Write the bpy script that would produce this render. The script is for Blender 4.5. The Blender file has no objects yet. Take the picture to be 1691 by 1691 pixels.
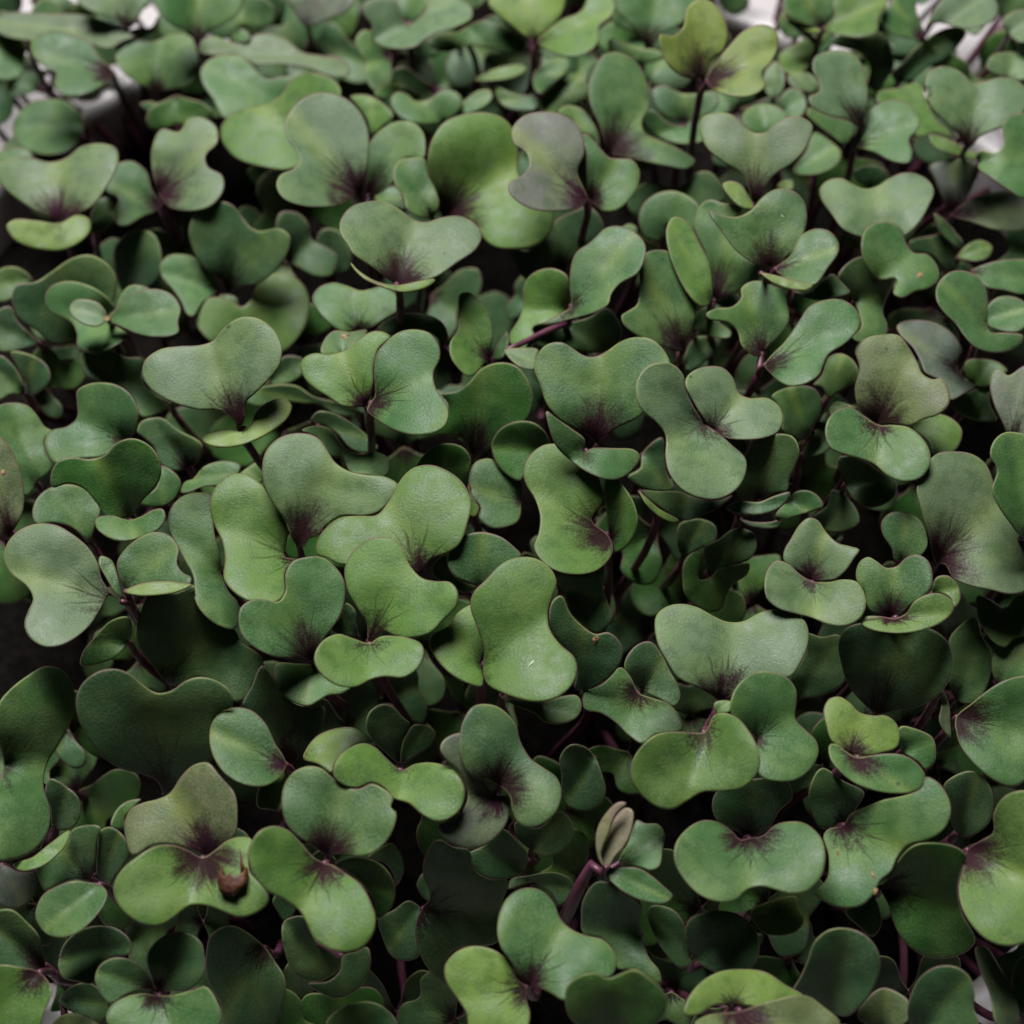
import bpy, math, random
import numpy as np
from mathutils import Vector, noise
from mathutils.geometry import delaunay_2d_cdt

random.seed(7)
RNG = np.random.default_rng(7)
scene = bpy.context.scene
COL = scene.collection

# ------------------------------------------------------------------ camera
PX = 1691.0                       # the photograph is PX by PX
CANOPY = 0.066                    # height of the leaf canopy above the soil (m)
ELEV = math.radians(57)           # the camera looks down at this angle
LENS, SENSOR = 66.0, 36.0
DIST = 0.127 * LENS / SENSOR      # frame is about 127 mm wide at the canopy
TARGET = np.array([0.0, 0.0, CANOPY])
CAM = TARGET + DIST * np.array([0.0, -math.cos(ELEV), math.sin(ELEV)])
cam_data = bpy.data.cameras.new("camera")
cam = bpy.data.objects.new("camera", cam_data)
COL.objects.link(cam)
cam.location = CAM
cam.rotation_euler = (math.pi / 2 - ELEV, 0, 0)
cam_data.lens, cam_data.sensor_width = LENS, SENSOR
cam_data.clip_start, cam_data.clip_end = 0.005, 20.0
cam_data.dof.use_dof = True
cam_data.dof.focus_distance = DIST - 0.004
cam_data.dof.aperture_fstop = 24.0
scene.camera = cam
FWD = np.array([0.0, math.cos(ELEV), -math.sin(ELEV)])
RIGHT = np.array([1.0, 0.0, 0.0])
UPV = np.array([0.0, math.sin(ELEV), math.cos(ELEV)])
FPX = PX * LENS / SENSOR          # focal length in pixels

# ------------------------------------------------------------------ light
world = bpy.data.worlds.new("World")
scene.world = world
world.use_nodes = True
bg = world.node_tree.nodes["Background"]
bg.inputs[0].default_value = (0.90, 0.95, 1.0, 1)
bg.inputs[1].default_value = 0.014

def area_lamp(name, loc, target, size, size_y, power, color):
    ld = bpy.data.lights.new(name, 'AREA')
    ld.shape = 'RECTANGLE'; ld.size = size; ld.size_y = size_y
    ld.energy = power; ld.color = color
    lo = bpy.data.objects.new(name, ld); COL.objects.link(lo)
    lo.location = loc
    lo.rotation_euler = (Vector(target) - Vector(loc)).to_track_quat('-Z', 'Y').to_euler()
    return lo
area_lamp("window_light", (-0.10, 0.34, 0.66), (0, 0.03, 0.06), 0.34, 0.26, 10.8, (1.0, 0.98, 0.975))

scene.view_settings.view_transform = 'Standard'
scene.view_settings.look = 'None'
scene.view_settings.gamma = 1.0
scene.view_settings.exposure = 0.0

# ------------------------------------------------------------------ materials
def mat(name):
    m = bpy.data.materials.new(name); m.use_nodes = True
    nt = m.node_tree
    return m, nt, nt.nodes["Principled BSDF"], nt.nodes["Material Output"]

class NT:
    """small helper that writes node maths as expressions"""
    def __init__(s, nt): s.nt = nt
    def n(s, kind, **kw):
        nd = s.nt.nodes.new(kind)
        for k, v in kw.items(): setattr(nd, k, v)
        return nd
    def put(s, sock, v):
        if isinstance(v, (int, float, tuple)): sock.default_value = v
        else: s.nt.links.new(v, sock)
    def m(s, op, a, b=0.0, c=0.0, clamp=False):
        nd = s.n("ShaderNodeMath", operation=op, use_clamp=clamp)
        s.put(nd.inputs[0], a); s.put(nd.inputs[1], b); s.put(nd.inputs[2], c)
        return nd.outputs[0]
    def ramp(s, v, a, b, lo=0.0, hi=1.0):
        nd = s.n("ShaderNodeMapRange", interpolation_type='SMOOTHSTEP')
        s.put(nd.inputs[0], v); s.put(nd.inputs[1], a); s.put(nd.inputs[2], b)
        s.put(nd.inputs[3], lo); s.put(nd.inputs[4], hi)
        return nd.outputs[0]
    def mix(s, f, a, b, blend='MIX'):
        nd = s.n("ShaderNodeMix", data_type='RGBA', blend_type=blend)
        s.put(nd.inputs[0], f); s.put(nd.inputs[6], a); s.put(nd.inputs[7], b)
        return nd.outputs[2]
    def noise(s, vec, scale, detail=2.0, rough=0.5, dist=0.0):
        nd = s.n("ShaderNodeTexNoise")
        s.put(nd.inputs["Vector"], vec); s.put(nd.inputs["Scale"], scale)
        s.put(nd.inputs["Detail"], detail); s.put(nd.inputs["Roughness"], rough)
        s.put(nd.inputs["Distortion"], dist)
        return nd.outputs[0]

def leaf_material():
    m, nt, bsdf, out = mat("leaf")
    k = NT(nt)
    geo = k.n("ShaderNodeNewGeometry").outputs["Position"]
    info = k.n("ShaderNodeObjectInfo")
    col, amt, rnd = info.outputs["Color"], info.outputs["Alpha"], info.outputs["Random"]
    uvn = k.n("ShaderNodeUVMap", uv_map="blade")
    sep = k.n("ShaderNodeSeparateXYZ"); nt.links.new(uvn.outputs[0], sep.inputs[0])
    u, v = sep.outputs[0], sep.outputs[1]
    edge = k.n("ShaderNodeAttribute", attribute_name="edge").outputs["Fac"]
    under = k.n("ShaderNodeAttribute", attribute_name="under").outputs["Fac"]
    n_big = k.noise(geo, 130.0, 2.0)
    n_mid = k.noise(geo, 520.0, 3.0)
    n_fine = k.noise(geo, 3600.0, 2.0, 0.6)
    n_warp = k.noise(geo, 300.0, 2.0)
    w1 = k.m('SUBTRACT', n_warp, 0.5)
    w2 = k.m('SUBTRACT', n_mid, 0.5)
    # blade colour: mottled, a touch yellower along the middle
    c = k.mix(k.ramp(n_big, 0.42, 0.72, 0.0, 0.45), col, (0.125, 0.195, 0.045, 1))
    c = k.mix(k.ramp(n_mid, 0.30, 0.60, 0.40, 0.0), c, (0.026, 0.075, 0.022, 1))
    midglow = k.m('MULTIPLY', k.ramp(k.m('ABSOLUTE', u), 0.0, 0.30, 1.0, 0.0), k.ramp(v, 0.15, 0.65))
    c = k.mix(k.m('MULTIPLY', midglow, k.m('MULTIPLY', rnd, 0.34)), c, (0.21, 0.27, 0.045, 1))
    # waxy bloom: thin grey film with fine grain, patchy
    bloom = k.m('MULTIPLY', k.ramp(n_fine, 0.40, 0.66), k.ramp(k.noise(geo, 210.0, 2.0), 0.32, 0.62, 0.12, 0.62))
    c = k.mix(k.m('MULTIPLY', bloom, 0.24), c, (0.30, 0.37, 0.27, 1))
    # purple pigment at the foot
    uu = k.m('MULTIPLY', u, 0.80)
    d = k.m('SQRT', k.m('ADD', k.m('MULTIPLY', uu, uu), k.m('MULTIPLY', v, v)))
    dn = k.m('ADD', d, k.m('MULTIPLY', w1, 0.20))
    dn = k.m('ADD', dn, k.m('ADD', k.m('MULTIPLY', w2, 0.22), k.m('MULTIPLY', k.m('SUBTRACT', n_fine, 0.5), 0.30)))
    ang = k.m('ARCTAN2', u, k.m('ADD', v, 0.06))
    cmb = k.n("ShaderNodeCombineXYZ"); k.put(cmb.inputs[0], k.m('MULTIPLY', ang, 3.2)); k.put(cmb.inputs[1], k.m('MULTIPLY', d, 1.3)); k.put(cmb.inputs[2], k.m('MULTIPLY', rnd, 40.0))
    streak = k.noise(cmb.outputs[0], 1.4, 3.0, 0.55)          # pigment runs out along the veins
    dn = k.m('ADD', dn, k.m('MULTIPLY', k.m('SUBTRACT', streak, 0.5), 0.44))
    reach = k.m('ADD', k.m('MULTIPLY', amt, 0.43), 0.03)
    blot = k.m('SUBTRACT', 1.0, k.ramp(k.m('DIVIDE', dn, reach), 0.30, 1.15), clamp=True)
    blot = k.m('MULTIPLY', blot, k.ramp(amt, 0.05, 0.6, 0.25, 0.97))
    # veins: midrib and two pairs of side veins
    au = k.m('ABSOLUTE', k.m('ADD', u, k.m('ADD', k.m('MULTIPLY', w1, 0.13), k.m('MULTIPLY', w2, 0.04))))
    wid = k.m('MAXIMUM', k.m('SUBTRACT', 0.040, k.m('MULTIPLY', v, 0.064)), 0.006)
    mid = k.m('MULTIPLY', k.ramp(k.m('DIVIDE', au, wid), 0.35, 1.3, 1.0, 0.0), k.ramp(v, 0.34, 0.58, 1.0, 0.0))
    def side(slope, off, wd, end):
        e = k.m('ABSOLUTE', k.m('SUBTRACT', au, k.m('MULTIPLY', k.m('SUBTRACT', v, off), slope)))
        e = k.ramp(e, wd * 0.3, wd, 1.0, 0.0)
        e = k.m('MULTIPLY', e, k.ramp(d, end * 0.5, end, 1.0, 0.0))
        return k.m('MULTIPLY', e, k.ramp(v, off, off + 0.03))
    veins = k.m('MAXIMUM', mid, k.m('MAXIMUM', k.m('MULTIPLY', side(0.85, 0.10, 0.020, 0.62), 0.8), k.m('MAXIMUM', k.m('MULTIPLY', side(2.2, 0.03, 0.030, 0.50), 0.7), k.m('MULTIPLY', side(0.42, 0.22, 0.012, 0.62), 0.6))))
    veins = k.m('MULTIPLY', veins, k.ramp(amt, 0.15, 0.7, 0.0, 0.70))
    veins = k.m('MULTIPLY', veins, k.ramp(n_mid, 0.34, 0.5, 0.35, 1.0))
    pur = k.m('MAXIMUM', blot, veins)
    pcol = k.mix(rnd, (0.016, 0.006, 0.007, 1), (0.031, 0.007, 0.017, 1))
    top = k.mix(pur, c, pcol)
    # margin: thin tan-purple line
    rim = k.ramp(edge, 0.15, 0.75, 1.0, 0.0)
    rcol = k.mix(k.ramp(n_big, 0.42, 0.60), (0.17, 0.085, 0.085, 1), (0.20, 0.20, 0.085, 1))
    top = k.mix(k.m('MULTIPLY', rim, k.ramp(n_mid, 0.30, 0.62, 0.45, 0.9)), top, rcol)
    bot = k.mix(0.55, col, (0.16, 0.22, 0.06, 1))
    fin = k.mix(under, top, bot)
    # small dark specks
    vor = k.n("ShaderNodeTexVoronoi"); nt.links.new(geo, vor.inputs["Vector"]); vor.inputs["Scale"].default_value = 190
    speck = k.m('MULTIPLY', k.ramp(vor.outputs["Distance"], 0.035, 0.065, 1.0, 0.0), k.ramp(n_big, 0.52, 0.58))
    fin = k.mix(k.m('MULTIPLY', speck, 0.7), fin, (0.02, 0.03, 0.012, 1))
    nt.links.new(fin, bsdf.inputs["Base Color"])
    k.put(bsdf.inputs["Roughness"], k.ramp(n_mid, 0.3, 0.7, 0.42, 0.60))
    k.put(bsdf.inputs["Specular IOR Level"], k.m('SUBTRACT', 0.30, k.m('MULTIPLY', pur, 0.22)))
    bsdf.inputs["Sheen Weight"].default_value = 0.03
    bsdf.inputs["Sheen Roughness"].default_value = 0.45
    h = k.m('ADD', k.m('MULTIPLY', n_fine, 0.22), k.m('ADD', k.m('MULTIPLY', n_mid, 0.20), k.m('MULTIPLY', veins, -0.35)))
    bp = k.n("ShaderNodeBump"); bp.inputs["Strength"].default_value = 0.55
    bp.inputs["Distance"].default_value = 0.00042
    nt.links.new(h, bp.inputs["Height"]); nt.links.new(bp.outputs[0], bsdf.inputs["Normal"])
    tr = k.n("ShaderNodeBsdfTranslucent")
    nt.links.new(k.mix(0.5, fin, (0.14, 0.26, 0.03, 1)), tr.inputs[0])
    mx = k.n("ShaderNodeMixShader"); mx.inputs[0].default_value = 0.16
    nt.links.new(bsdf.outputs[0], mx.inputs[1]); nt.links.new(tr.outputs[0], mx.inputs[2])
    nt.links.new(mx.outputs[0], out.inputs[0])
    return m

def simple(name, c1, c2, scale, rough=0.6, bump=0.0, dist=0.0004, spec=0.4):
    m, nt, bsdf, out = mat(name)
    k = NT(nt)
    geo = k.n("ShaderNodeNewGeometry").outputs["Position"]
    nz = k.noise(geo, scale, 4.0, 0.6)
    nt.links.new(k.mix(k.ramp(nz, 0.3, 0.7), c1, c2), bsdf.inputs["Base Color"])
    bsdf.inputs["Roughness"].default_value = rough
    bsdf.inputs["Specular IOR Level"].default_value = spec
    if bump:
        bp = k.n("ShaderNodeBump"); bp.inputs["Strength"].default_value = bump
        bp.inputs["Distance"].default_value = dist
        nt.links.new(nz, bp.inputs["Height"]); nt.links.new(bp.outputs[0], bsdf.inputs["Normal"])
    return m

M_LEAF = leaf_material()
M_STEM = simple("stem", (0.065, 0.016, 0.034, 1), (0.11, 0.036, 0.058, 1), 260, 0.42, 0.15)
M_PALESTEM = simple("pale_stem", (0.20, 0.12, 0.12, 1), (0.24, 0.20, 0.13, 1), 260, 0.42, 0.15)
M_SOIL = simple("growing_medium", (0.0015, 0.0012, 0.001, 1), (0.006, 0.0045, 0.0035, 1), 420, 0.95, 0.9, 0.002, 0.1)
M_WHITE = simple("white_plastic", (0.52, 0.50, 0.50, 1), (0.56, 0.535, 0.535, 1), 60, 0.35, 0.02)
M_TABLE = simple("white_table", (0.40, 0.375, 0.38, 1), (0.44, 0.41, 0.415, 1), 40, 0.5, 0.05)
M_HUSK = simple("seed_husk", (0.030, 0.009, 0.004, 1), (0.095, 0.030, 0.011, 1), 900, 0.55, 0.6)
M_SCAR = simple("scar", (0.07, 0.035, 0.014, 1), (0.30, 0.20, 0.085, 1), 1800, 0.7, 0.5)
M_SCRATCH = simple("scratch", (0.34, 0.42, 0.26, 1), (0.40, 0.46, 0.30, 1), 800, 0.5)
def water_material():
    m, nt, bsdf, out = mat("water")
    k = NT(nt)
    geo = k.n("ShaderNodeNewGeometry").outputs["Position"]
    bsdf.inputs["Base Color"].default_value = (1, 1, 1, 1)
    k.put(bsdf.inputs["Roughness"], k.ramp(k.noise(geo, 200.0), 0.3, 0.7, 0.0, 0.02))
    bsdf.inputs["IOR"].default_value = 1.33
    bsdf.inputs["Transmission Weight"].default_value = 1.0
    return m
M_WATER = water_material()

# outlines of the blades as measured on the photograph: region, layer | label | tone+pigment, points from the stalk round the margin
DATA = """
A1 2 | seedling with heart-shaped leaf washed purple at its base, at the tray's back edge | g9 1110,290 1060,190 960,140 880,60 850,-60 950,-110 1100,-60 1250,-110 1360,-20 1330,80 1220,150 1150,200
A1 2.5 | | w6 710,160 650,110 540,80 450,30 420,-50 520,-100 640,-60 760,-90 830,-20 790,70 740,150
A1 3 | | w1 770,200 640,140 480,85 250,75 50,70 -60,120 0,190 200,230 420,210 520,250 610,270 690,230
A1 2 | pale seedling whose lower lobe folds forward, purple smudge where leaf meets stem | g7 640,410 560,320 500,235 390,185 260,175 175,230 180,310 250,375 315,415 300,460 330,520 420,540 520,510 600,455
A1 3 | | g6 880,510 780,470 680,400 645,320 660,240 740,215 850,235 960,190 1060,200 1110,300 1110,400 1060,470 960,500
A1 4 | | g2 210,500 225,410 150,380 60,400 -20,440 -60,520 0,590 90,545 180,520 / w1+1 300,400 220,380 170,320 110,290 50,330 40,400 120,420 200,440
A1 5 | | p3 40,420 100,330 120,270 60,190 0,180 -60,240 -40,350
A1 6 | | g2 470,700 440,620 350,560 200,560 110,620 70,710 100,800 180,850 300,865 400,830 450,770
A1 1 | large pale seedling with dark brown-purple smudge above a cupped bright green second leaf | w9 330,1240 200,1180 80,1100 0,1020 -40,930 60,880 190,885 280,905 370,880 450,820 560,800 650,830 660,920 600,1040 530,1140 440,1200 380,1240 / y2-.1 330,1245 430,1200 500,1225 505,1290 440,1360 340,1400 230,1395 130,1370 60,1320 35,1260 80,1225 200,1230
A1 2 | | g1 190,880 150,830 60,825 -20,860 -40,920 60,920 150,900
A1 2 | | g2 500,1230 540,1120 600,1100 650,1170 640,1240 560,1290 500,1290
A1 2 | | g7 905,1150 850,1060 820,960 740,900 640,920 580,1000 600,1080 660,1110 640,1180 650,1250 700,1265 800,1210 870,1180
A1 1 | pale seedling with a ragged nick in its upper lobe and brown-purple smudge on one side | w9 885,1080 850,960 850,820 900,720 1000,735 1050,660 1130,655 1210,710 1215,800 1150,870 1160,930 1240,980 1250,1060 1180,1150 1060,1180 950,1160 900,1110
A1 2 | dark green heart-leaved seedling with open V notch, second leaf tucked under it | d6 1270,1640 1240,1570 1140,1500 1080,1400 1055,1280 1100,1180 1200,1125 1290,1140 1360,1220 1400,1270 1450,1290 1560,1275 1620,1320 1600,1430 1530,1520 1430,1590 1350,1600 1310,1620 / g3@B1+.2 1215,270 1195,190 1130,110 1040,70 940,75 890,130 900,190 960,260 1010,330 1045,405 1080,415 1130,340 1200,290
B1 2.6 | mottled green seedling behind the broad smooth leaf with purple stalk | l1 1420,640 1300,600 1180,560 1110,490 1085,420 1120,340 1200,305 1290,330 1350,360 1400,320 1440,230 1530,175 1630,185 1710,260 1730,380 1690,500 1600,600 1500,640
B1 3 | | g1 1330,360 1320,310 1270,290 1220,300 1260,340
B1 0 | broad smooth kidney-leaved seedling with purple stalk and narrow bright green leaf below | w8 1335,1040 1300,990 1220,940 1100,935 950,890 840,820 795,740 810,660 890,600 1000,580 1110,575 1190,550 1250,480 1340,420 1440,425 1530,490 1575,590 1560,690 1490,780 1420,850 1370,900 1365,1000 / y2+.1 1350,1040 1400,1020 1420,960 1480,900 1580,870 1630,910 1610,980 1530,1050 1420,1110 1300,1145 1180,1140 1128,1105 1160,1065 1250,1045
B2 3 | | d3 680,960 560,900 400,860 300,800 140,800 60,830 20,890 90,920 200,890 330,900 430,910 520,960 600,975
B2 5 | | d2 400,900 330,750 200,790 130,800 200,700 300,640 350,700 450,850
A1 1.2 | big two-leaved seedling with plain green leaves folded over each other | l2 1720,800 1690,910 1600,948 1450,930 1320,885 1245,800 1230,720 1270,655 1350,615 1480,585 1570,530 1620,450 1720,405 1830,425 1900,490 1900,560 1850,700 / g1+.2 1600,590 1480,600 1340,625 1255,665 1190,560 1130,470 1118,390 1170,330 1270,305 1360,320 1420,380 1490,440 1580,425 1650,430 1640,520
A2 .6 | grey-green seedling with tall upper lobe and shared dark purple centre between both leaves | w8 660,1100 690,960 710,800 690,680 620,580 520,525 410,520 300,580 240,680 250,770 300,840 320,900 290,940 210,980 190,1040 230,1110 330,1150 450,1158 560,1140 640,1090 / g8+.3 700,1090 695,950 710,800 780,720 860,680 960,685 1015,750 1025,830 1010,890 920,880 860,930 850,1000 800,1060 750,1090
A2 1.5 | | g1 740,1110 800,1050 860,1040 900,1110 910,1170 850,1160 760,1130
A2 .9 | large rounded green seedling beside a grey-purple leaf, small second leaf at its purple centre | l8 1120,1210 1060,1060 1035,900 1060,780 1130,680 1250,635 1370,630 1470,670 1530,760 1545,870 1540,970 1600,1050 1700,1130 1740,1220 1720,1300 1640,1370 1520,1392 1400,1375 1320,1300 1260,1220 1190,1230 / g5-.1 1060,1220 980,1210 920,1170 900,1100 850,1020 845,950 880,895 960,880 1020,890 1040,980 1080,1060 1100,1150
A3 .3 | seedling with one grey-purple leaf and one dark green leaf | p7 575,1120 520,960 560,850 545,740 490,670 400,630 290,625 200,660 150,730 170,810 230,850 250,920 210,980 140,1020 135,1070 190,1130 290,1175 410,1180 520,1165 / g7+.2 590,1120 570,980 565,850 540,750 580,755 640,820 700,880 760,885 820,890 865,950 860,1040 810,1120 740,1175 660,1180 620,1150
A2 0 | pale bean-shaped leaf with dark purple fan at its base, bright under-leaf edge below | w9 870,1590 800,1550 720,1490 620,1420 590,1370 550,1310 545,1240 600,1160 700,1125 790,1125 880,1170 950,1220 1020,1240 1110,1215 1210,1205 1290,1240 1340,1310 1310,1390 1200,1470 1080,1550 970,1580 / y1-.1 870,1590 750,1570 650,1510 605,1465 620,1500 680,1560 780,1605 880,1632 980,1625 1060,1590 1080,1560 980,1570
A2 1.5 | | g1 1120,680 1010,692 900,670 840,610 828,545 870,512 920,525 970,565 1050,550 1100,510 1160,500 1215,530 1230,590 1180,650 / g1+.3 1160,660 1180,620 1240,560 1320,505 1385,505 1398,550 1350,600 1270,635
A2 1.3 | | l1 720,770 700,680 640,590 600,540 700,530 790,580 845,650 800,690
A2 3 | | g1 850,560 740,530 780,480 880,465 960,500 1000,545 930,560
A1 1.8 | pale seedling with long flat leaf lying over its neighbours below the purple-based heart leaf | w1 1110,290 1130,220 1190,200 1290,235 1370,240 1420,195 1500,185 1600,220 1690,290 1800,310 1900,330 1960,390 1930,430 1840,425 1720,380 1580,360 1430,360 1320,310 1200,310 / g1+.2 1300,235 1290,210 1340,155 1400,200 1380,235
A2 4 | | d1 900,450 760,440 650,470 560,440 420,320 310,270 270,130 400,140 520,130 600,230 750,320 850,390
A2 4 | | d1 200,180 100,185 0,160 -60,60 20,-30 150,-60 240,0 230,110
A2 3 | | p3 360,150 300,80 250,-10 330,-80 450,-40 560,-80 630,0 590,60 480,110
A2 1 | pale cupped seedling with thin dark vein lines in its hollow, at the tray's back | w2 920,130 1010,80 1040,0 1100,-50 1200,-20 1280,40 1285,100 1200,150 1090,180 1020,220 960,265 860,275 770,255 720,210 720,140 680,90 675,30 750,-10 850,0 880,60 / g3+.2 920,130 860,40 800,-40 900,-90 1000,-60 1040,0 980,100
A2 1.5 | | g1 1250,150 1330,115 1430,130 1530,190 1590,240 1560,290 1490,300 1400,275 1280,255 1130,290 1030,240 1100,190 1200,180
A2 2.5 | | l0 1290,450 1370,400 1480,365 1570,362 1590,385 1540,425 1430,450 / d1+1.5 1250,470 1000,470 900,420 950,330 1200,320 1450,310 1560,340 1500,400 1350,440
A3 1 | bright yellow-green seedling with two overlapping leaves at the tray's back | l3 295,235 350,170 430,110 540,60 600,-60 700,-60 735,40 700,100 640,150 640,220 600,280 500,318 400,300 / y3+.2 260,220 170,160 80,90 20,20 60,-60 200,-90 350,-60 450,-20 430,80 360,160
A3 2.2 | | g2 270,420 320,360 400,325 470,335 475,390 420,440 360,490 310,525 280,500
A3 3 | | d1 290,540 200,530 110,500 70,465 60,520 100,590 200,620 300,600 / l1+.1 300,600 340,520 430,470 560,455 600,500 530,570 430,620 350,640
A3 1.5 | seedling with strongly purple-stalked leaf next to a yellowish leaf pair | g9 905,275 870,200 800,120 730,50 690,-30 800,-60 950,-40 1080,-60 1190,-10 1130,110 1050,160 980,200 940,260 / g1+.1 870,360 800,310 700,290 695,215 780,240 880,270 970,280 1010,320 950,345
A3 .2 | yellowish olive seedling with two upright leaves flushed magenta at their bases | k9 1200,440 1110,430 1030,370 985,280 980,190 1050,200 1110,150 1130,50 1180,0 1260,5 1330,80 1360,190 1330,290 1270,330 1240,420 / k9-.1 1240,450 1290,350 1370,250 1450,170 1550,135 1630,170 1640,260 1600,350 1550,410 1570,480 1500,535 1390,540 1290,510 1250,480
A3 .8 | tall narrow upright green leaf with deep purple hollow at its foot | g9 700,850 640,700 590,580 580,480 610,390 660,310 740,290 830,330 890,410 915,520 920,600 880,680 900,750 1000,800 1120,850 1180,900 1130,945 1020,930 880,900 790,880
A3 1.1 | small cupped green seedling under the yellowish olive pair | g2 1110,700 1020,680 940,610 890,620 890,690 960,760 1060,800 1160,805 1230,780 1260,700 1200,640 / d4+.2 1110,680 1000,640 940,560 935,500 1000,475 1100,520 1200,520 1290,510 1310,580 1250,640 1180,680
A3 1.2 | | g1 640,850 600,770 540,740 490,670 410,630 450,590 530,600 590,660 640,760
A4 .2 | heart-shaped pale leaf with branching purple veins and tiny yellow leaf at its stalk | w9 185,1140 150,1050 110,970 0,900 -80,830 -120,730 -110,660 -40,630 60,640 120,690 170,735 240,740 300,690 370,655 450,655 510,700 500,770 460,850 390,920 310,970 260,1030 220,1110 / y1-.1 185,1165 120,1165 50,1110 5,1030 50,1010 110,1030 150,1090
A4 1 | | y0 320,1060 310,1040 350,1005 400,1010 400,1060
A4 1 | | g1 250,750 180,740 130,700 120,640 180,590 270,580 340,610 370,650 310,700
A4 1.6 | | w3 290,560 240,500 230,430 300,340 350,400 355,470 330,530 / g1+.1 340,620 330,540 390,490 450,510 480,580 460,640 400,680
A4 .5 | grey-green heart leaf and green partner joined at a thick purple stalk | w8 785,715 700,670 580,640 500,590 490,540 550,510 540,450 510,390 520,320 600,285 700,285 780,350 815,470 820,560 805,640 / g5+.2 745,820 800,720 820,620 900,570 980,555 1060,590 1110,660 1100,720 1050,780 1070,850 1050,910 960,905 850,850 780,830
A4 1.4 | | w1 530,510 460,510 390,480 370,430 430,400 510,420 545,470
A4 1.3 | | g1 690,810 620,760 540,700 480,640 490,600 560,630 650,660 740,690 730,760 / g1+.3 400,960 470,850 520,740 600,780 670,850 650,920 580,960 490,980
A4 .8 | light green overlapping pair at the tray's back, bright yellow-green rim showing under it | l2 565,160 630,100 620,20 700,-60 850,-60 935,0 880,100 870,180 780,208 660,195 / g6+.2 560,160 450,130 370,80 350,-20 450,-70 600,-60 640,20 610,110 / y0+.1 345,80 400,110 480,140 560,165 600,180 520,185 430,160 360,120
A4 1.5 | | l0 320,310 420,240 510,195 600,180 590,230 520,290 480,380 420,420 350,400
A4 .8 | pale seedling at the tray's back, split by a dark purple cleft | w7 1130,190 1160,110 1210,20 1290,-50 1430,-60 1540,10 1540,90 1460,150 1330,155 1200,130 / g7+.2 1130,220 1020,210 930,170 895,100 940,30 980,-60 1080,-40 1090,60 1120,140
A4 1.5 | | d1 980,460 950,410 1010,350 1090,260 1200,180 1300,150 1370,180 1330,250 1250,330 1150,380 1060,450
A4 2 | | d1 820,480 830,380 780,300 700,270 610,240 640,200 800,210 890,180 950,280 965,380 920,450 880,520
A4 .5 | broad grey-green leaf with purple base and a water drop on its stalk | w7 1370,830 1330,760 1250,680 1170,590 1140,500 1150,410 1220,370 1300,380 1360,420 1400,460 1480,450 1560,430 1650,450 1720,520 1700,610 1620,690 1520,730 1440,770 1400,820
A4 1 | | w1 1600,440 1500,400 1480,370 1510,310 1600,290 1720,310 1740,420 1680,450
A4 .8 | | w1 1600,190 1570,110 1640,60 1740,60 1760,200 1680,240
A4 1.2 | | l1 1310,780 1200,740 1100,760 1000,600 870,570 880,510 1000,490 1100,460 1150,560 1200,660 1270,730 / l1-.2 1380,840 1330,810 1240,765 1160,750 1170,800 1240,850 1340,875 1420,890 1430,860
A4 .4 | | g1 1440,900 1420,880 1440,840 1540,850 1580,790 1570,700 1610,650 1700,630 1800,700 1830,900 1780,1080 1690,1110 1600,1060 1500,990 1430,930
A4 1.2 | blurred seedling with both leaves deeply flushed purple around the stalk | p9 1290,1200 1360,1130 1480,1080 1620,1070 1740,1120 1760,1220 1680,1285 1540,1285 1400,1240 / p9+.1 1290,1190 1230,1100 1190,1000 1160,930 1250,890 1380,890 1430,950 1400,1050 1350,1130
A4 .5 | smooth bean-shaped pale leaf above a leaf with a brown-edged hole | w3 880,1340 760,1320 680,1280 610,1190 560,1120 548,1060 590,1010 670,995 740,1030 800,1055 870,1040 930,1000 1010,965 1090,970 1160,1010 1190,1070 1160,1150 1110,1240 1040,1310 960,1340
A4 1.4 | | d2 830,1050 760,1010 735,960 780,930 860,920 920,960 880,1020
A4 .4 | green leaf with a small tan brown-edged hole in its lower lobe | g2 870,1560 800,1470 780,1370 800,1290 860,1245 940,1240 1010,1280 1030,1350 1070,1410 1150,1420 1210,1490 1215,1560 1160,1610 1080,1630 1010,1665 960,1640 980,1560
A4 .8 | | y0 780,1370 730,1320 660,1315 670,1350 720,1380 780,1395
A4 1.5 | | d1 1340,1390 1260,1340 1210,1280 1190,1190 1240,1220 1310,1300 1350,1350 / l1+.1 1320,1440 1370,1370 1450,1340 1515,1380 1490,1440 1420,1460 1360,1450
A4 2 | | d1 1280,1530 1180,1430 1080,1400 1050,1350 1200,1310 1230,1300 1320,1400 1330,1480
B4 .7 | | g4 1400,160 1480,120 1600,95 1740,110 1780,200 1700,290 1580,270 1480,250 1420,190
B4 .3 | plain green seedling with rounded upper lobe and long lower lobe, beside the tray's side edge | g2 1490,470 1490,370 1480,270 1430,190 1350,158 1270,170 1205,240 1200,320 1240,390 1310,460 1360,530 1420,590 1520,618 1610,605 1680,560 1685,520 1600,505 1500,500 / g2+.3 1460,440 1490,350 1550,305 1640,305 1710,350 1720,440 1660,500 1560,495
A4 .1 | crisp green heart leaf with dark purple forked vein and cupped second leaf with lime underside | g9 270,1490 180,1470 80,1400 0,1290 -60,1210 -70,1170 0,1200 90,1210 170,1170 230,1100 310,1055 400,1065 460,1120 480,1210 460,1310 410,1400 350,1450 310,1500 / g6@B4-.1 300,150 380,80 440,-30 520,-75 600,-65 655,0 655,60 600,140 520,240 420,225 340,190 / y0@B4-.2 215,170 330,190 430,215 515,240 480,270 390,265 300,235
B4 .3 | | g1 380,260 500,270 570,210 620,175 680,230 720,280 640,310 530,325 450,300
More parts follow.
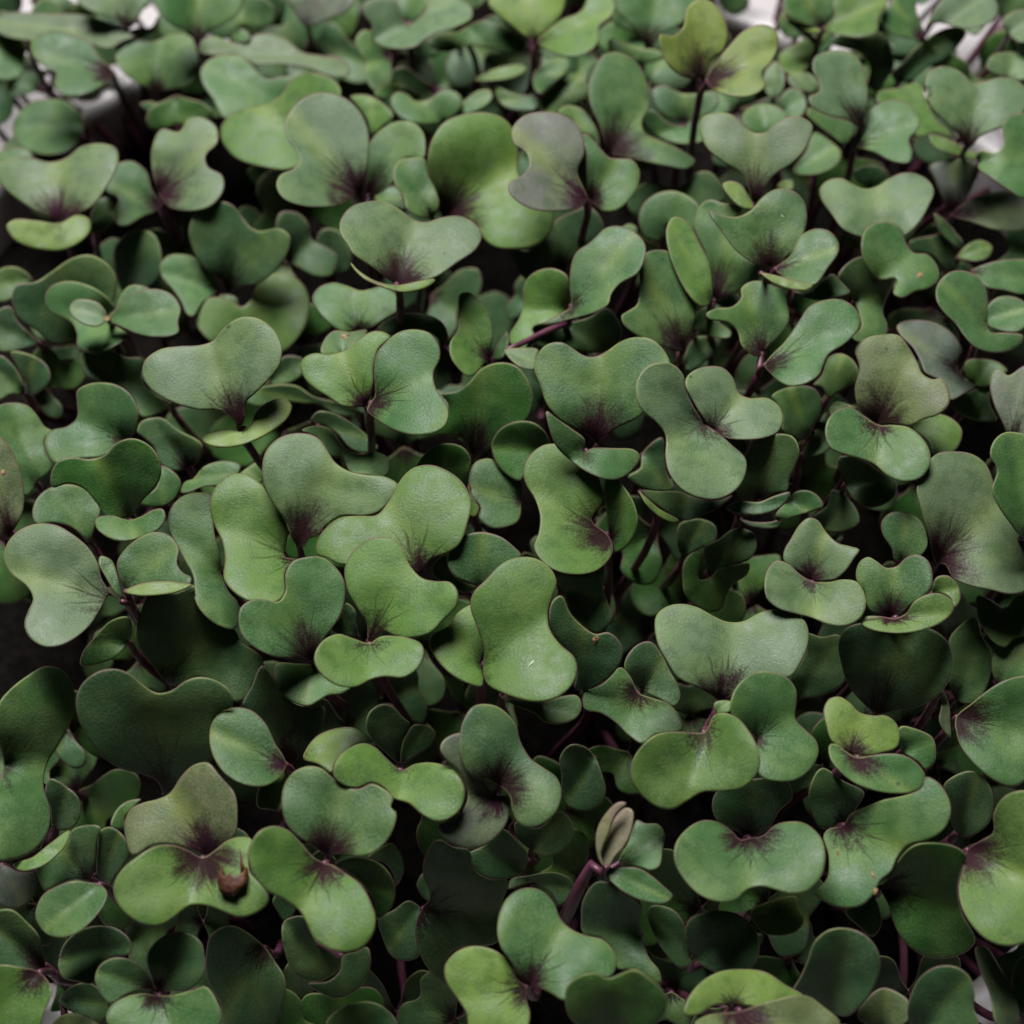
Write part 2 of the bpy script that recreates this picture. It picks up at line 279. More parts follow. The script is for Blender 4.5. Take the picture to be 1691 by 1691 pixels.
B3 .4 | folded green leaf standing half closed with curled rim, purple shadowed crease inside | l1 1265,340 1210,360 1130,280 1070,170 1030,60 1015,-70 1050,-140 1110,-130 1160,-80 1200,0 1250,100 1270,200 / g8+.2 1290,320 1255,180 1230,60 1170,-80 1200,-200 1260,-240 1330,-220 1440,-200 1360,-50 1450,80 1540,140 1480,230 1380,290
A3 1 | | g2 1000,1345 900,1330 860,1240 880,1150 950,1085 1050,1065 1140,1095 1200,1150 1215,1200 1190,1260 1150,1300 1090,1300 1020,1250
A3 1.5 | | d2 1000,1260 870,1230 810,1180 800,1130 850,1050 920,1010 1000,1035 1070,1050 1130,1010 1190,960 1260,960 1310,1010 1340,1110 1250,1160 1150,1200
A3 1.5 | | d5 430,1540 230,1560 170,1470 150,1400 250,1400 350,1330 400,1230 500,1180 580,1150 640,1200 670,1290 620,1350 540,1400 480,1470
A3 1.5 | | g1 850,1310 760,1300 770,1270 810,1250 850,1270
B3 .3 | wavy two-leaved green seedling, one leaf upright, the other curling over a tan scar | g4 480,360 475,250 480,150 510,60 590,0 680,-80 760,-90 850,-50 900,20 890,110 850,180 760,230 710,290 690,350 600,400 480,430 380,460 320,460 420,400 / l2+.2 470,380 475,280 465,190 400,148 320,150 250,190 215,260 215,350 190,430 140,510 140,560 180,600 250,600 290,540 270,480 350,455 420,420 / w0+.15 110,600 180,590 300,600 290,650 280,710 200,700 130,640
B3 .7 | | d1 450,450 280,460 265,530 300,580 400,600 500,600 620,620 740,580 770,500 740,420 680,365 580,420
B3 .5 | upright wavy green leaf with glossy purple pocket at its foot | g8 1115,610 1040,600 930,560 830,510 775,460 765,410 800,385 850,350 865,280 865,180 865,110 900,60 970,42 1030,55 1080,170 1130,270 1190,350 1185,400 1160,470 1130,570
B3 .2 | large dark grainy heart leaf with brown-purple foot above a curled lower leaf | g9 630,1130 580,1080 500,1040 420,990 350,910 310,800 275,700 300,620 350,570 430,558 490,590 550,630 610,640 680,610 760,555 840,530 930,540 1000,600 1040,700 960,800 880,960 800,1010 720,1050 680,1100 / g3-.1 560,1170 600,1150 720,1150 840,1160 872,1200 840,1260 760,1320 690,1328 580,1290 480,1220 400,1140 360,1040 345,940 400,980 500,1050 560,1100
B3 0 | flat pale four-lobed seedling, leaves spread wide with fine purple veins where they meet | w4 1230,1010 1180,940 1130,840 1110,740 1050,680 970,672 900,700 850,770 845,850 880,940 960,1010 1010,1080 1010,1200 1030,1290 1100,1380 1200,1430 1310,1435 1410,1380 1460,1290 1460,1210 1380,1130 1300,1060 / w6+.1 1280,1060 1220,980 1160,880 1120,780 1150,730 1230,695 1330,700 1390,760 1420,840 1480,870 1580,870 1650,920 1668,990 1640,1060 1560,1095 1450,1105 1350,1095
B4 .1 | glossy mid-green seedling with long tilted leaf and ruffled partner meeting in a dark purple gap | g6 240,690 290,620 350,560 440,430 490,360 570,325 670,320 740,360 775,420 765,490 690,570 600,630 570,690 550,740 480,790 380,805 310,770 270,730 / g7+.3 230,620 200,640 130,600 110,570 90,500 40,450 -70,430 -85,400 -30,370 60,360 110,310 110,260 150,225 220,215 280,240 350,270 370,350 380,430 350,500 290,560
B3 .8 | | g1 1170,480 1160,430 1210,370 1300,330 1420,290 1430,350 1320,390 1310,440 1380,500 1370,535 1270,530
B3 1.5 | | d1 1110,690 1130,600 1180,530 1320,545 1300,600 1230,670 1140,720
B4 .6 | | g2 740,330 650,200 680,140 760,85 850,75 930,100 970,170 955,250 915,330 905,400 930,460 920,520 850,555 770,560 730,530 780,480 770,400
B4 .7 | grey dusty leaf bent sideways behind a purple-brown domed leaf | p4 1330,720 1310,690 1340,600 1300,520 1220,460 1120,435 1020,440 978,470 1000,520 1070,590 1110,660 1140,730 1200,760 1240,780 1280,880 1350,850 1420,800 1370,770
B4 .9 | | l1 1410,800 1350,720 1370,660 1450,650 1550,670 1600,720 1560,740 1520,740 1500,800 / g1 1440,810 1500,800 1500,900 1540,990 1450,1000 1350,970 1285,910 1350,860
B4 .5 | | p5 1620,1110 1570,1010 1520,900 1500,800 1520,720 1560,705 1600,745 1690,690 1780,680 1820,850 1760,1050 1690,1130
B4 .15 | seedling with purple-brown domed leaf over a pale green leaf, red vein between | g5 880,1020 960,1020 1050,1035 1120,1090 1165,1170 1165,1250 1110,1320 1010,1338 920,1300 850,1240 770,1210 680,1185 610,1150 580,1080 590,1000 640,940 720,920 800,970 / o9+.15 860,1010 770,930 745,820 770,700 745,600 800,540 900,515 990,520 1050,590 1100,680 1120,730 1180,765 1230,760 1270,820 1275,900 1220,960 1130,990 1050,1025 950,1010
B4 .4 | | g1 760,930 700,900 640,890 600,930 610,970 680,930
B4 .6 | | l1 600,870 560,810 510,800 560,740 600,640 670,620 740,660 768,720 740,790 650,840 / g1+.2 480,1100 400,1090 340,1050 340,960 300,890 280,860 340,820 440,800 520,815 560,880 555,960 510,1040
B4 1 | | g1 450,1190 500,1090 560,970 600,950 590,1060 610,1150 540,1190
B4 .5 | | l1 1060,1030 1120,970 1210,958 1290,985 1345,1050 1330,1130 1260,1200 1180,1240 1160,1120
B4 .6 | | d1 690,1350 650,1210 700,1190 800,1220 900,1290 980,1340 970,1420 900,1470 820,1482 740,1440
B4 .3 | dark folded seedling with wavy pale rims like an open shell | d1 30,1480 100,1445 210,1450 300,1415 385,1395 375,1440 300,1500 180,1525 70,1510 / d4+.2 220,1440 100,1430 80,1340 130,1200 200,1105 300,1070 400,1085 437,1160 420,1240 380,1330 370,1390 300,1400 / g1+.1 370,1440 420,1390 500,1390 560,1440 570,1480 520,1500 400,1535 320,1560 300,1530
B4 .6 | | d1 100,1545 180,1560 280,1560 350,1540 330,1590 220,1600 140,1580
B4 1.5 | | d1 560,1600 520,1530 590,1470 620,1380 700,1420 760,1500 770,1570 700,1610 620,1620
C4 .3 | very large domed pale leaf with dark purple pocket and forked vein on one side | w9 1200,440 1160,300 1110,120 1090,20 1120,-70 1200,-170 1290,-185 1400,-170 1480,-110 1520,-10 1540,80 1600,160 1680,230 1740,300 1760,450 1720,580 1620,615 1500,590 1380,565 1290,520 1250,450
C4 .1 | | g2 1690,300 1600,200 1540,110 1510,30 1540,-80 1500,-160 1520,-240 1580,-290 1680,-285 1780,-240 1820,0 1780,250
C4 .6 | | g1 1010,430 970,430 950,360 900,280 895,210 940,160 1010,150 1090,180 1140,250 1150,350 1100,410
C4 .2 | grey-green seedling with pointed far leaf and smooth bean-shaped near leaf | w4 510,540 600,545 680,530 760,545 805,620 808,690 770,755 690,792 600,785 500,745 420,725 320,695 255,640 240,560 260,470 310,425 380,445 440,500 / w8+.2 500,530 440,490 350,430 350,370 390,300 440,220 490,185 540,200 590,270 650,325 720,345 772,365 740,420 690,490 640,530 570,540
C4 .1 | small bright four-lobed seedling with star-like dark purple centre | l6 970,745 1030,720 1080,650 1160,610 1230,610 1290,650 1300,700 1250,760 1160,805 1050,830 930,830 830,810 780,775 800,740 880,735 / g9+.1 940,750 850,720 820,690 800,600 760,550 752,490 775,430 820,405 870,430 920,465 980,455 1030,410 1090,390 1150,420 1180,490 1170,580 1110,640 1050,680 990,740
C4 .3 | | l1 1180,610 1200,520 1270,510 1330,580 1335,650 1300,690 1280,640 1230,610
C4 .9 | large shaded blue-green heart leaf beneath the small four-lobed star seedling | d6 870,1285 800,1230 710,1120 670,1000 655,880 700,800 850,770 1000,820 1150,800 1250,860 1295,960 1280,1080 1200,1190 1080,1250 960,1265
C4 1.2 | | d1 430,1180 380,1080 440,1000 480,900 480,830 560,850 660,840 690,950 690,1100 620,1160 530,1190
C3 .2 | broad grey-green bean-shaped leaf with crinkled skin and purple vein | w7 1320,1215 1260,1170 1180,1130 1080,1080 1020,990 970,900 950,800 960,730 1020,680 1110,667 1200,690 1270,730 1350,765 1440,765 1540,715 1640,695 1730,710 1800,780 1810,880 1770,990 1700,1080 1600,1060 1500,1100 1420,1160 1370,1200
C4 .1 | shaded green two-lobed leaf between the yellow-green round leaf and the crinkled grey leaf | g4 200,1420 100,1360 50,1260 60,1180 110,1100 190,1050 280,1045 370,1080 420,1150 420,1230 415,1310 470,1370 530,1430 545,1500 500,1590 420,1650 320,1660 230,1640 180,1560
C3 0 | bright yellow-green round folded leaf with a short purple vein from its cleft | l4 1230,1380 1280,1290 1330,1275 1410,1300 1480,1380 1530,1480 1538,1580 1500,1650 1430,1700 1330,1715 1220,1720 1130,1770 1050,1815 960,1800 870,1730 820,1650 820,1560 870,1470 950,1400 1050,1380 1150,1385 / g1+.15 1290,1275 1285,1220 1330,1205 1380,1215 1370,1270 1330,1280
D4 .1 | yellow-green seedling with dark red star of veins across both leaves | g9 760,200 840,190 930,180 1020,190 1100,240 1140,310 1120,370 1060,400 960,405 860,390 750,350 660,280 605,200 605,130 650,130 700,170 / y9@C4+.1 730,1500 620,1440 585,1350 570,1260 600,1200 660,1185 720,1220 770,1270 850,1290 920,1290 975,1330 1000,1400 980,1470 900,1500 820,1515
D4 .4 | | g1 1010,170 980,100 1000,30 1080,40 1180,90 1200,160 1190,230 1140,270 1100,230
C4 .4 | large leaf with purple-flushed shoulder at the tray's side edge | g9 1310,1300 1400,1220 1500,1140 1590,1090 1700,1070 1800,1120 1830,1300 1780,1500 1690,1660 1610,1690 1500,1640 1400,1550 1340,1470 1315,1400
C4 .8 | | g1 1590,690 1500,640 1430,620 1430,720 1470,820 1530,890 1590,910 1640,860 1720,840 1780,740 1740,620 1650,620
C4 1.5 | | d3 1310,1200 1270,1100 1290,950 1270,870 1340,780 1420,740 1460,850 1510,950 1500,1080 1450,1190 1380,1230
C4 1 | | g3 1540,1110 1510,1000 1540,890 1640,850 1740,850 1780,1000 1720,1080 1620,1090
C4 .6 | | p1 1240,1150 1225,1250 1215,1320 1250,1390 1280,1415 1280,1330 1275,1240
C1 0 | broad pale two-lobed leaf held out on a dark red stalk, folded partner showing lime underside | w6 690,660 610,620 560,700 500,790 420,860 330,905 240,905 160,850 135,780 160,700 185,640 150,570 60,500 22,430 35,340 100,260 200,220 310,225 410,280 500,360 550,450 570,530 620,600 / g2+.2 700,580 660,500 655,430 700,360 780,295 870,265 950,285 1000,360 990,440 1020,490 1070,520 1060,560 900,545 780,560 / y1+.1 690,600 760,560 880,538 1000,545 1075,560 1000,600 870,622 760,622
C1 .4 | | g1 690,640 640,600 590,520 550,440 560,400 620,420 650,480 670,560
C1 .8 | | g2 500,330 460,290 400,240 300,215 200,220 180,150 220,60 300,10 400,0 490,30 550,90 560,160 530,240
B1 .5 | smooth saturated green seedling, wide leaf above a crescent-shaped one | v1 740,1530 600,1540 540,1460 470,1380 380,1350 290,1370 285,1290 330,1220 400,1200 500,1210 580,1190 650,1120 740,1095 830,1130 890,1210 900,1300 860,1380 800,1440 770,1490 / g1-.1 720,1550 790,1530 850,1495 910,1490 925,1540 880,1610 790,1650 690,1672 600,1650 535,1590 540,1540 620,1525
B1 .7 | light green three-cornered leaf with a short dark vein, behind the saturated green leaf | g4 700,1110 650,1160 560,1200 440,1210 310,1235 265,1180 250,1110 290,1050 370,1030 430,980 430,900 430,830 500,790 600,785 690,815 750,880 775,960 760,1060
B1 1.1 | | g2 200,1360 140,1420 100,1300 60,1180 0,1100 -60,1000 -20,920 60,895 150,910 210,970 250,1030 300,1060 250,1100 260,1180 290,1260 220,1330
B1 .6 | mottled leaf with an orange spot and magenta stalk at the tray's side edge | o8 60,1640 130,1500 130,1350 100,1240 60,1150 0,1090 -80,1100 -120,1250 -100,1450 -60,1600 0,1660 40,1680
B1 1.3 | | d7 1060,1260 980,1280 900,1240 860,1150 800,1090 765,1060 790,1000 900,980 1000,1050 1130,1130 1110,1230
B1 .8 | | g1 900,1250 980,1290 1012,1350 990,1420 930,1470 850,1482 780,1460 800,1420 870,1370
B1 .9 | | g1 1080,1320 1130,1260 1210,1225 1300,1225 1345,1250 1320,1310 1240,1355 1140,1365 1050,1400 1010,1400 1030,1340 / g1+.3 1470,1330 1400,1350 1320,1320 1380,1260 1460,1220
B1 1.8 | | d1 960,900 880,960 790,975 750,880 680,810 560,780 480,740 450,620 600,600 700,640 800,650 790,760 860,850
B1 .6 | seedling with a small oval leaf turned over its flat partner, tan speck at the fold | w1 600,420 550,470 470,460 400,410 388,360 420,322 490,318 560,345 / g1+.3 600,400 640,370 580,290 480,235 370,217 280,250 250,310 270,380 340,420 400,450 430,520 430,580 480,615 560,615 660,570 720,520 650,470 590,430 / g1+.1 600,430 650,370 720,300 800,265 900,265 970,300 1010,370 995,450 1000,500 960,525 860,530 760,510 670,470
B1 .9 | | g1 650,380 670,300 720,245 780,238 840,265 760,310 700,370
B1 2 | | d1 430,540 300,570 200,490 110,430 65,320 90,240 200,220 280,170 400,90 500,70 600,120 650,200 640,310 600,360 400,350
B1 2.2 | | d1 220,560 120,600 0,610 -60,540 -40,430 0,370 60,360 100,440 180,520
B1 2.5 | | d1 180,210 100,140 0,150 -60,220 -20,330 60,320 100,260
B1 1.6 | | d1 140,850 110,740 50,660 0,630 -60,680 -40,800 0,880 60,850
B1 2.2 | | d1 150,860 200,850 280,780 270,700 200,640 60,610 100,700 140,780
B1 3 | | d1 1500,780 1580,640 1690,650 1690,740 1560,800
C1 .7 | long narrow-waisted green leaf lying behind a mottled two-lobed leaf | g2 1240,500 1230,400 1200,280 1190,150 1190,60 1110,45 1020,65 950,140 940,220 970,310 1030,420 1080,520 1085,640 1130,720 1220,790 1310,808 1340,740 1330,660 1280,600
B2 .2 | large grey-green seedling on a thick dark purple stalk, mottled partner leaf turned sideways | w9 310,1700 270,1640 240,1560 180,1470 130,1380 110,1280 130,1170 200,1095 310,1065 420,1090 480,1170 520,1230 600,1280 700,1300 800,1310 875,1360 830,1440 760,1510 680,1530 560,1530 470,1580 420,1640 370,1660 350,1700 / l5@C1+.3 1680,420 1590,400 1600,330 1610,250 1570,160 1500,60 1460,0 1370,-60 1270,-50 1200,20 1172,110 1190,210 1240,320 1255,410 1250,530 1300,600 1380,650 1450,650 1540,660 1590,610 1590,500 1620,450
C2 .15 | mottled grainy green leaf with rounded lobes and dark hollow foot | l6 1000,510 1050,420 1130,390 1210,340 1260,220 1280,100 1240,0 1160,-70 1050,-110 950,-90 880,-20 820,90 750,170 650,175 550,185 470,240 420,310 415,390 470,410 560,450 700,420 820,380 930,460
C2 0 | seedling with upright grey-green leaf and yellow-green bow-tie leaf below on a reddish stem | l7 705,880 695,780 640,690 590,600 570,480 600,400 660,335 750,295 840,305 900,360 930,440 1000,520 1080,540 1160,545 1205,600 1195,680 1120,760 1050,830 940,858 850,845 790,820 750,850 / l4-.05 710,885 770,850 850,845 940,860 1000,890 1018,950 980,1030 900,1080 800,1075 720,1090 640,1130 550,1130 460,1080 405,1000 410,930 460,865 540,835 620,860
C2 .3 | dark grey-green two-lobed leaf with spreading purple veins, beside the bow-tie leaf | g9 390,990 300,975 180,965 80,920 10,860 -20,780 -10,690 50,645 120,640 200,655 240,600 240,500 280,430 360,405 440,405 520,460 570,540 575,640 550,730 500,810 440,890 / g1+.2 400,1010 300,1000 190,1000 175,1080 210,1160 290,1220 370,1240 430,1210 480,1180 560,1170 610,1130 500,1100 430,1050
C2 .5 | | d1 640,850 520,830 500,810 550,740 580,660 630,700 640,780
C3 0 | bright glossy green seedling with an hourglass leaf bearing a tiny pale scratch | l2 -10,1010 0,940 -40,800 -80,680 -60,600 0,540 100,440 200,405 290,415 370,470 405,550 380,630 355,720 370,820 430,900 500,960 520,1040 490,1120 410,1190 310,1215 200,1200 90,1160 10,1110 / l3@C2+.15 1350,1000 1380,900 1360,800 1320,700 1290,670 1210,710 1150,790 1060,840 1045,890 1080,970 1150,1050 1250,1110 1340,1130 1350,1080
C2 .3 | | g1 1330,565 1250,545 1180,510 1145,440 1160,370 1230,290 1330,265 1440,290 1520,350 1560,400 1440,480 1380,540 / g1+.2 1250,610 1180,580 1080,520 1060,460 1140,390 1160,480 1220,540 1300,570
C3 .3 | tall yellow-green leaf with dark brown crease and a curled dark partner | l8 690,280 600,200 660,100 650,0 600,-130 520,-190 420,-225 330,-220 250,-160 215,-70 230,0 280,80 310,180 300,280 275,350 310,420 390,480 500,505 610,490 690,430 720,360 / v5+.15 700,300 680,150 670,0 700,-80 770,0 830,90 858,200 840,280 790,350 730,380 715,330
C3 .6 | | d1 440,600 400,540 390,490 500,505 610,490 660,480 660,560 690,660 718,740 690,790 620,830 560,790 490,730
C3 .7 | shaded green leaf with a brown seed scrap on its edge | d1 560,1150 500,1140 520,1040 480,940 400,860 360,760 380,650 430,620 480,720 560,800 620,835 690,825 750,870 775,950 740,1030 660,1110
C3 .4 | | g1 80,1180 200,1205 320,1215 440,1180 520,1180 545,1240 520,1300 430,1338 340,1330 280,1280 180,1240
C3 .8 | shaded seedling with leaves spread flat around a small dark red star of veins | g7 860,1160 820,1080 760,1020 660,1110 560,1150 545,1210 560,1260 650,1280 740,1340 800,1400 880,1450 950,1400 1110,1370 1090,1290 1020,1220 930,1190 / d4+.2 880,1150 820,1100 780,1020 800,950 860,890 930,878 990,950 1040,1050 1080,1120 1095,1200 1060,1240 980,1200
C3 .9 | | v1 1260,520 1200,530 1210,440 1220,380 1160,380 1110,440 1105,530 1120,620 1180,680 1270,715 1330,690 1350,620 1390,560 1470,500 1480,440 1400,450 1300,480 / d2+.1 1260,510 1230,430 1230,350 1300,310 1400,245 1500,270 1520,350 1480,420 1380,450
C3 1.4 | | d1 1110,400 1075,320 1090,220 1200,190 1290,230 1290,320 1200,360
B3 .4 | | d1 1100,1555 980,1480 900,1420 860,1385 980,1390 1080,1390 1200,1430 1300,1440 1390,1410 1330,1470 1210,1530 / l0-.05 860,1385 900,1420 980,1490 1090,1555 1060,1570 970,1530 890,1450
B3 1 | | d1 880,1180 990,1090 1010,1200 1020,1290 1060,1380 900,1380 800,1310 870,1260
B3 .7 | | v1 370,1160 340,1060 270,1005 180,1000 90,1040 40,1120 50,1200 100,1280 200,1335 230,1290 300,1200
B2 .8 | deep green shaded seedling with dark red foot under the large grainy heart leaf | v8 1290,1200 1230,1100 1130,1080 980,1100 1010,1000 1130,980 1150,900 1110,850 1200,830 1270,780 1330,710 1430,672 1530,690 1600,780 1625,890 1590,990 1500,1060 1400,1140
B2 .6 | slender upright curved green leaf standing alone beside a dark gap | l5 1380,660 1390,600 1400,520 1380,400 1330,330 1270,280 1215,290 1205,380 1200,490 1160,560 1160,630 1200,700 1270,752 1320,720 1350,680 / g1+.3 1400,650 1430,560 1480,500 1490,560 1450,650
B2 0 | crisp green butterfly-shaped seedling with two broad leaves meeting at a dark purple point | g6 710,900 740,860 735,720 750,620 800,560 880,500 970,487 1050,510 1100,580 1105,650 1070,730 1080,810 1130,890 1153,960 1130,1030 1060,1070 950,1078 850,1050 750,990 695,940 / l7+.15 690,915 640,920 570,920 470,860 370,790 325,710 340,650 400,620 500,625 600,590 660,530 740,495 800,505 830,530 760,600 735,700 730,800
B2 .4 | leaf with a yellow-brown scarred patch, behind the butterfly-shaped seedling | g1 560,620 440,620 460,540 510,495 600,500 700,490 640,570
B2 .8 | | g5 650,490 560,500 480,450 410,370 390,310 430,250 510,225 590,245 660,270 720,260 780,245 860,290 885,370 800,430 720,480 / g1-.2 760,480 830,420 930,395 1040,405 1120,450 1150,530 1110,600 1090,540 1000,490 880,500 830,520
B2 .5 | | v1 1250,1400 1180,1330 1050,1295 960,1295 990,1220 1070,1140 1160,1122 1240,1150 1278,1220 1265,1310 / l0 1260,1360 1300,1440 1325,1490 1300,1535 1260,1520 1270,1440
B2 .9 | | g4 1560,1450 1540,1560 1400,1600 1320,1540 1330,1480 1280,1420 1265,1320 1300,1230 1390,1210 1450,1270 1560,1340
B2 .6 | | g1 560,1210 500,1200 420,1090 330,1050 400,1025 490,1040 540,1110 600,1170 660,1185 740,1170 810,1200 825,1260 800,1305 700,1300 600,1280
B2 .9 | | d1 380,1000 420,945 500,950 600,1000 700,1080 760,1150 680,1180 600,1150 530,1070 450,1020
A2 5 | | d1 500,1540 420,1480 410,1350 450,1280 540,1290 600,1380 600,1500
C1 .4 | very large dark green heart leaf with a straight brown midrib | d4 920,1740 880,1660 800,1620 680,1590 560,1510 480,1400 430,1280 430,1170 480,1090 560,1040 650,1030 730,1060 800,1120 880,1165 960,1150 1030,1100 1110,1075 1210,1095 1290,1160 1300,1240 1210,1280 1180,1380 1190,1480 1180,1550 1060,1580 980,1690
C1 .8 | | d4 920,1100 850,1010 780,920 755,820 790,700 820,630 1000,600 1080,560 1100,660 1200,780 1310,810 1350,880 1460,960 1470,1040 1410,1110 1390,1180 1310,1215 1240,1120 1100,1075 980,1130
C1 .2 | long dark hourglass leaf lying beside the very large dark heart leaf | g3 20,1560 -20,1400 -10,1230 50,1150 150,1070 250,1015 340,1030 400,1100 420,1190 400,1310 330,1450 260,1570 245,1690 270,1770 285,1850 260,1960 180,2050 70,2095 -50,2090 -100,1950 -80,1750 0,1650
D1 .3 | | l0 70,800 180,760 270,690 390,610 380,680 310,760 220,820 110,835 / d1+.3 300,600 280,480 250,400 280,320 380,370 440,430 445,540 400,600
C1 .5 | | v1 720,880 650,960 560,1000 450,1010 460,940 530,850 620,760 720,740 740,810
C1 .25 | round green leaf with fine grain and brown-purple foot, shaded partner behind it | g6 1600,1570 1560,1640 1480,1685 1370,1680 1270,1630 1200,1540 1170,1440 1180,1340 1230,1275 1310,1245 1400,1260 1480,1330 1540,1450 1590,1530 / d8@C2+.25 260,1580 180,1480 120,1350 30,1260 0,1230 50,1130 110,1010 180,1080 270,1210 390,1250 460,1240 440,1370 370,1460 310,1530
D2 .4 | | l0 230,260 250,330 225,430 215,500 150,495 85,480 90,380 150,330
D2 .2 | bow-tie seedling with two smooth lobes on either side of a short red vein | l3 890,270 960,240 1050,230 1150,255 1220,320 1245,400 1220,490 1150,550 1080,560 1000,520 930,460 850,435 830,410 780,365 720,345 640,375 570,360 510,310 520,230 580,160 680,122 750,150 800,200 / y2+.2 340,210 360,150 420,80 520,40 620,35 700,80 750,140 660,125 570,180 520,240 500,290 420,240
D2 0 | seedling with nicked, grainy upper leaf and long smooth lower leaf joined at a magenta point | l6 460,790 400,760 330,680 260,610 180,585 100,610 50,680 35,770 70,870 140,950 240,1000 320,1060 360,1130 400,1210 480,1270 580,1290 670,1265 730,1190 745,1100 715,1000 660,910 580,850 500,800 / g9+.1 470,750 400,700 320,650 250,580 220,470 230,370 280,290 360,252 440,262 510,320 580,365 650,378 720,348 780,370 845,430 830,480 860,510 850,590 800,680 720,740 640,755 560,740
D2 .4 | | v1 520,800 600,765 700,765 790,810 845,890 855,980 820,1060 750,1110 740,1020 690,930 600,850 / d1+.4 860,920 840,850 790,790 700,760 800,690 840,680 890,750 905,840
D2 .2 | dark four-lobed seedling with greyish near lobe and blackish-red centre | p7 1410,410 1490,420 1498,500 1460,600 1380,680 1280,712 1180,690 1110,630 1095,580 1180,550 1240,480 1260,400 1200,270 1150,230 1105,160 1120,110 1180,72 1255,70 1270,180 1330,280 / d9@D3-.05 80,360 20,330 -80,300 -140,150 -120,0 -60,-85 50,-90 130,-40 180,30 200,110 260,210 330,260 400,310 430,390 410,490 350,560 270,595 190,570 155,500 140,420
C2 .85 | small very dark seedling with a pale curled rim in a deep gap | d3 890,1560 890,1460 920,1390 960,1340 1040,1350 1083,1390 1060,1450 980,1510 / d4+.05 880,1560 800,1500 720,1420 690,1340 710,1270 780,1225 840,1240 900,1300 940,1340 900,1420 890,1500
D1 .15 | olive and green seedling with reddish veins carrying a brown seed husk | l8 1130,760 1200,720 1260,670 1340,645 1410,660 1390,740 1400,850 1470,920 1505,1000 1450,1060 1340,1095 1240,1060 1160,1030 1060,1030 980,1090 900,1140 800,1135 720,1090 650,1010 635,920 680,830 760,760 860,700 960,690 1050,720 / o9+.2 1150,750 1080,720 980,690 860,690 740,750 700,650 695,570 730,490 800,455 880,435 950,400 1010,310 1080,245 1160,230 1220,290 1310,400 1328,520 1310,640 1230,700
D1 .5 | | g1 700,600 620,590 640,510 700,450 790,435 750,480 700,540
D1 .35 | small seedling with bright oval near leaf and two upright darker leaves behind it | g2 560,910 600,960 580,1030 520,1110 440,1180 350,1210 260,1190 205,1120 200,1060 240,970 320,920 420,890 500,900 / d1+.1 560,920 540,850 545,700 560,610 620,590 690,640 730,740 690,810 640,880 600,950 / d5+.25 500,890 420,880 330,910 250,945 215,880 205,820 280,770 380,680 400,610 480,580 560,590 540,680 530,800
D1 .7 | | p2 0,800 110,840 200,850 200,950 150,1020 90,1050 0,1020 -60,900
D1 .5 | blurred seedling with purple heart and yellowish lower leaf at the tray's front corner | l8 220,1400 100,1370 0,1360 -100,1420 -120,1600 0,1740 200,1740 250,1620 290,1500 / d9+.1 250,1370 150,1400 0,1360 -80,1250 -60,1080 60,1050 150,1120 220,1200 240,1280
D1 .8 | | d2 330,1320 360,1240 440,1170 550,1140 660,1160 730,1230 725,1300 620,1320 550,1380 520,1465 430,1455 350,1430 325,1380
D1 .45 | blurred dark four-lobed seedling by the tray's front rim | g6 880,1530 960,1530 1080,1500 1150,1480 1220,1580 1235,1680 1100,1780 800,1780 600,1690 610,1600 700,1540 800,1520 / d6+.05 860,1500 780,1500 700,1530 620,1580 560,1520 530,1440 560,1360 640,1320 740,1335 820,1400 / d5+.1 870,1490 830,1400 820,1310 860,1240 940,1185 1040,1180 1120,1230 1145,1320 1140,1420 1060,1500 960,1510
D1 1.2 | | d5 1480,1260 1300,1140 1180,1190 1150,1300 1160,1450 1230,1580 1250,1690 1400,1740 1540,1680 1590,1560 1590,1430 1530,1330
D2 .7 | | d1 560,1310 640,1285 700,1260 720,1350 690,1450 620,1520 530,1550 440,1520 365,1465 480,1450 545,1390 / d2+.1 230,1120 350,1090 400,1210 480,1275 560,1300 545,1380 470,1440 380,1455 300,1420 240,1300
D2 1.2 | wide dark folded leaf deep between brighter leaves near the tray's front | d5 1000,1050 1050,980 1010,860 1020,760 1090,660 1180,700 1270,720 1290,820 1380,880 1490,890 1460,990 1430,1100 1430,1230 1330,1260 1200,1270 1140,1330 1130,1420 1160,1490 1080,1430 1010,1340 970,1220 970,1130 / d1+.3 1000,1050 1000,1110 970,1200 990,1310 900,1340 830,1310 780,1200 760,1110 850,1050 930,1000
D2 .8 | | d2 660,1800 500,1740 465,1690 520,1620 620,1575 720,1565 810,1610 870,1690 850,1760
D3 .25 | seedling with frosty dark green leaf and yellowish partner meeting at a purple joint | g6 250,1470 190,1430 150,1350 90,1260 70,1150 110,1010 180,945 270,930 340,960 390,1020 430,1110 500,1170 580,1200 660,1220 720,1280 740,1360 700,1430 580,1410 500,1450 450,1560 370,1520 290,1480 / y6@D2+.05 1590,1490 1520,1420 1490,1340 1400,1275 1290,1255 1190,1290 1130,1370 1140,1460 1200,1550 1250,1630 1280,1760 1450,1800 1580,1740 1610,1640 1590,1560
D3 .15 | plain deep green notched leaf in front of the frosty dark leaf | v3 720,1800 600,1740 480,1660 450,1560 460,1480 530,1420 620,1405 690,1435 760,1410 840,1385 930,1440 1000,1510 1015,1590 970,1680 880,1760
D3 .6 | | d1 880,1200 870,1100 880,1020 800,960 700,900 620,900 550,1000 540,1090 550,1190 640,1210 720,1280 740,1380 850,1390 930,1440 985,1480 980,1400 920,1320
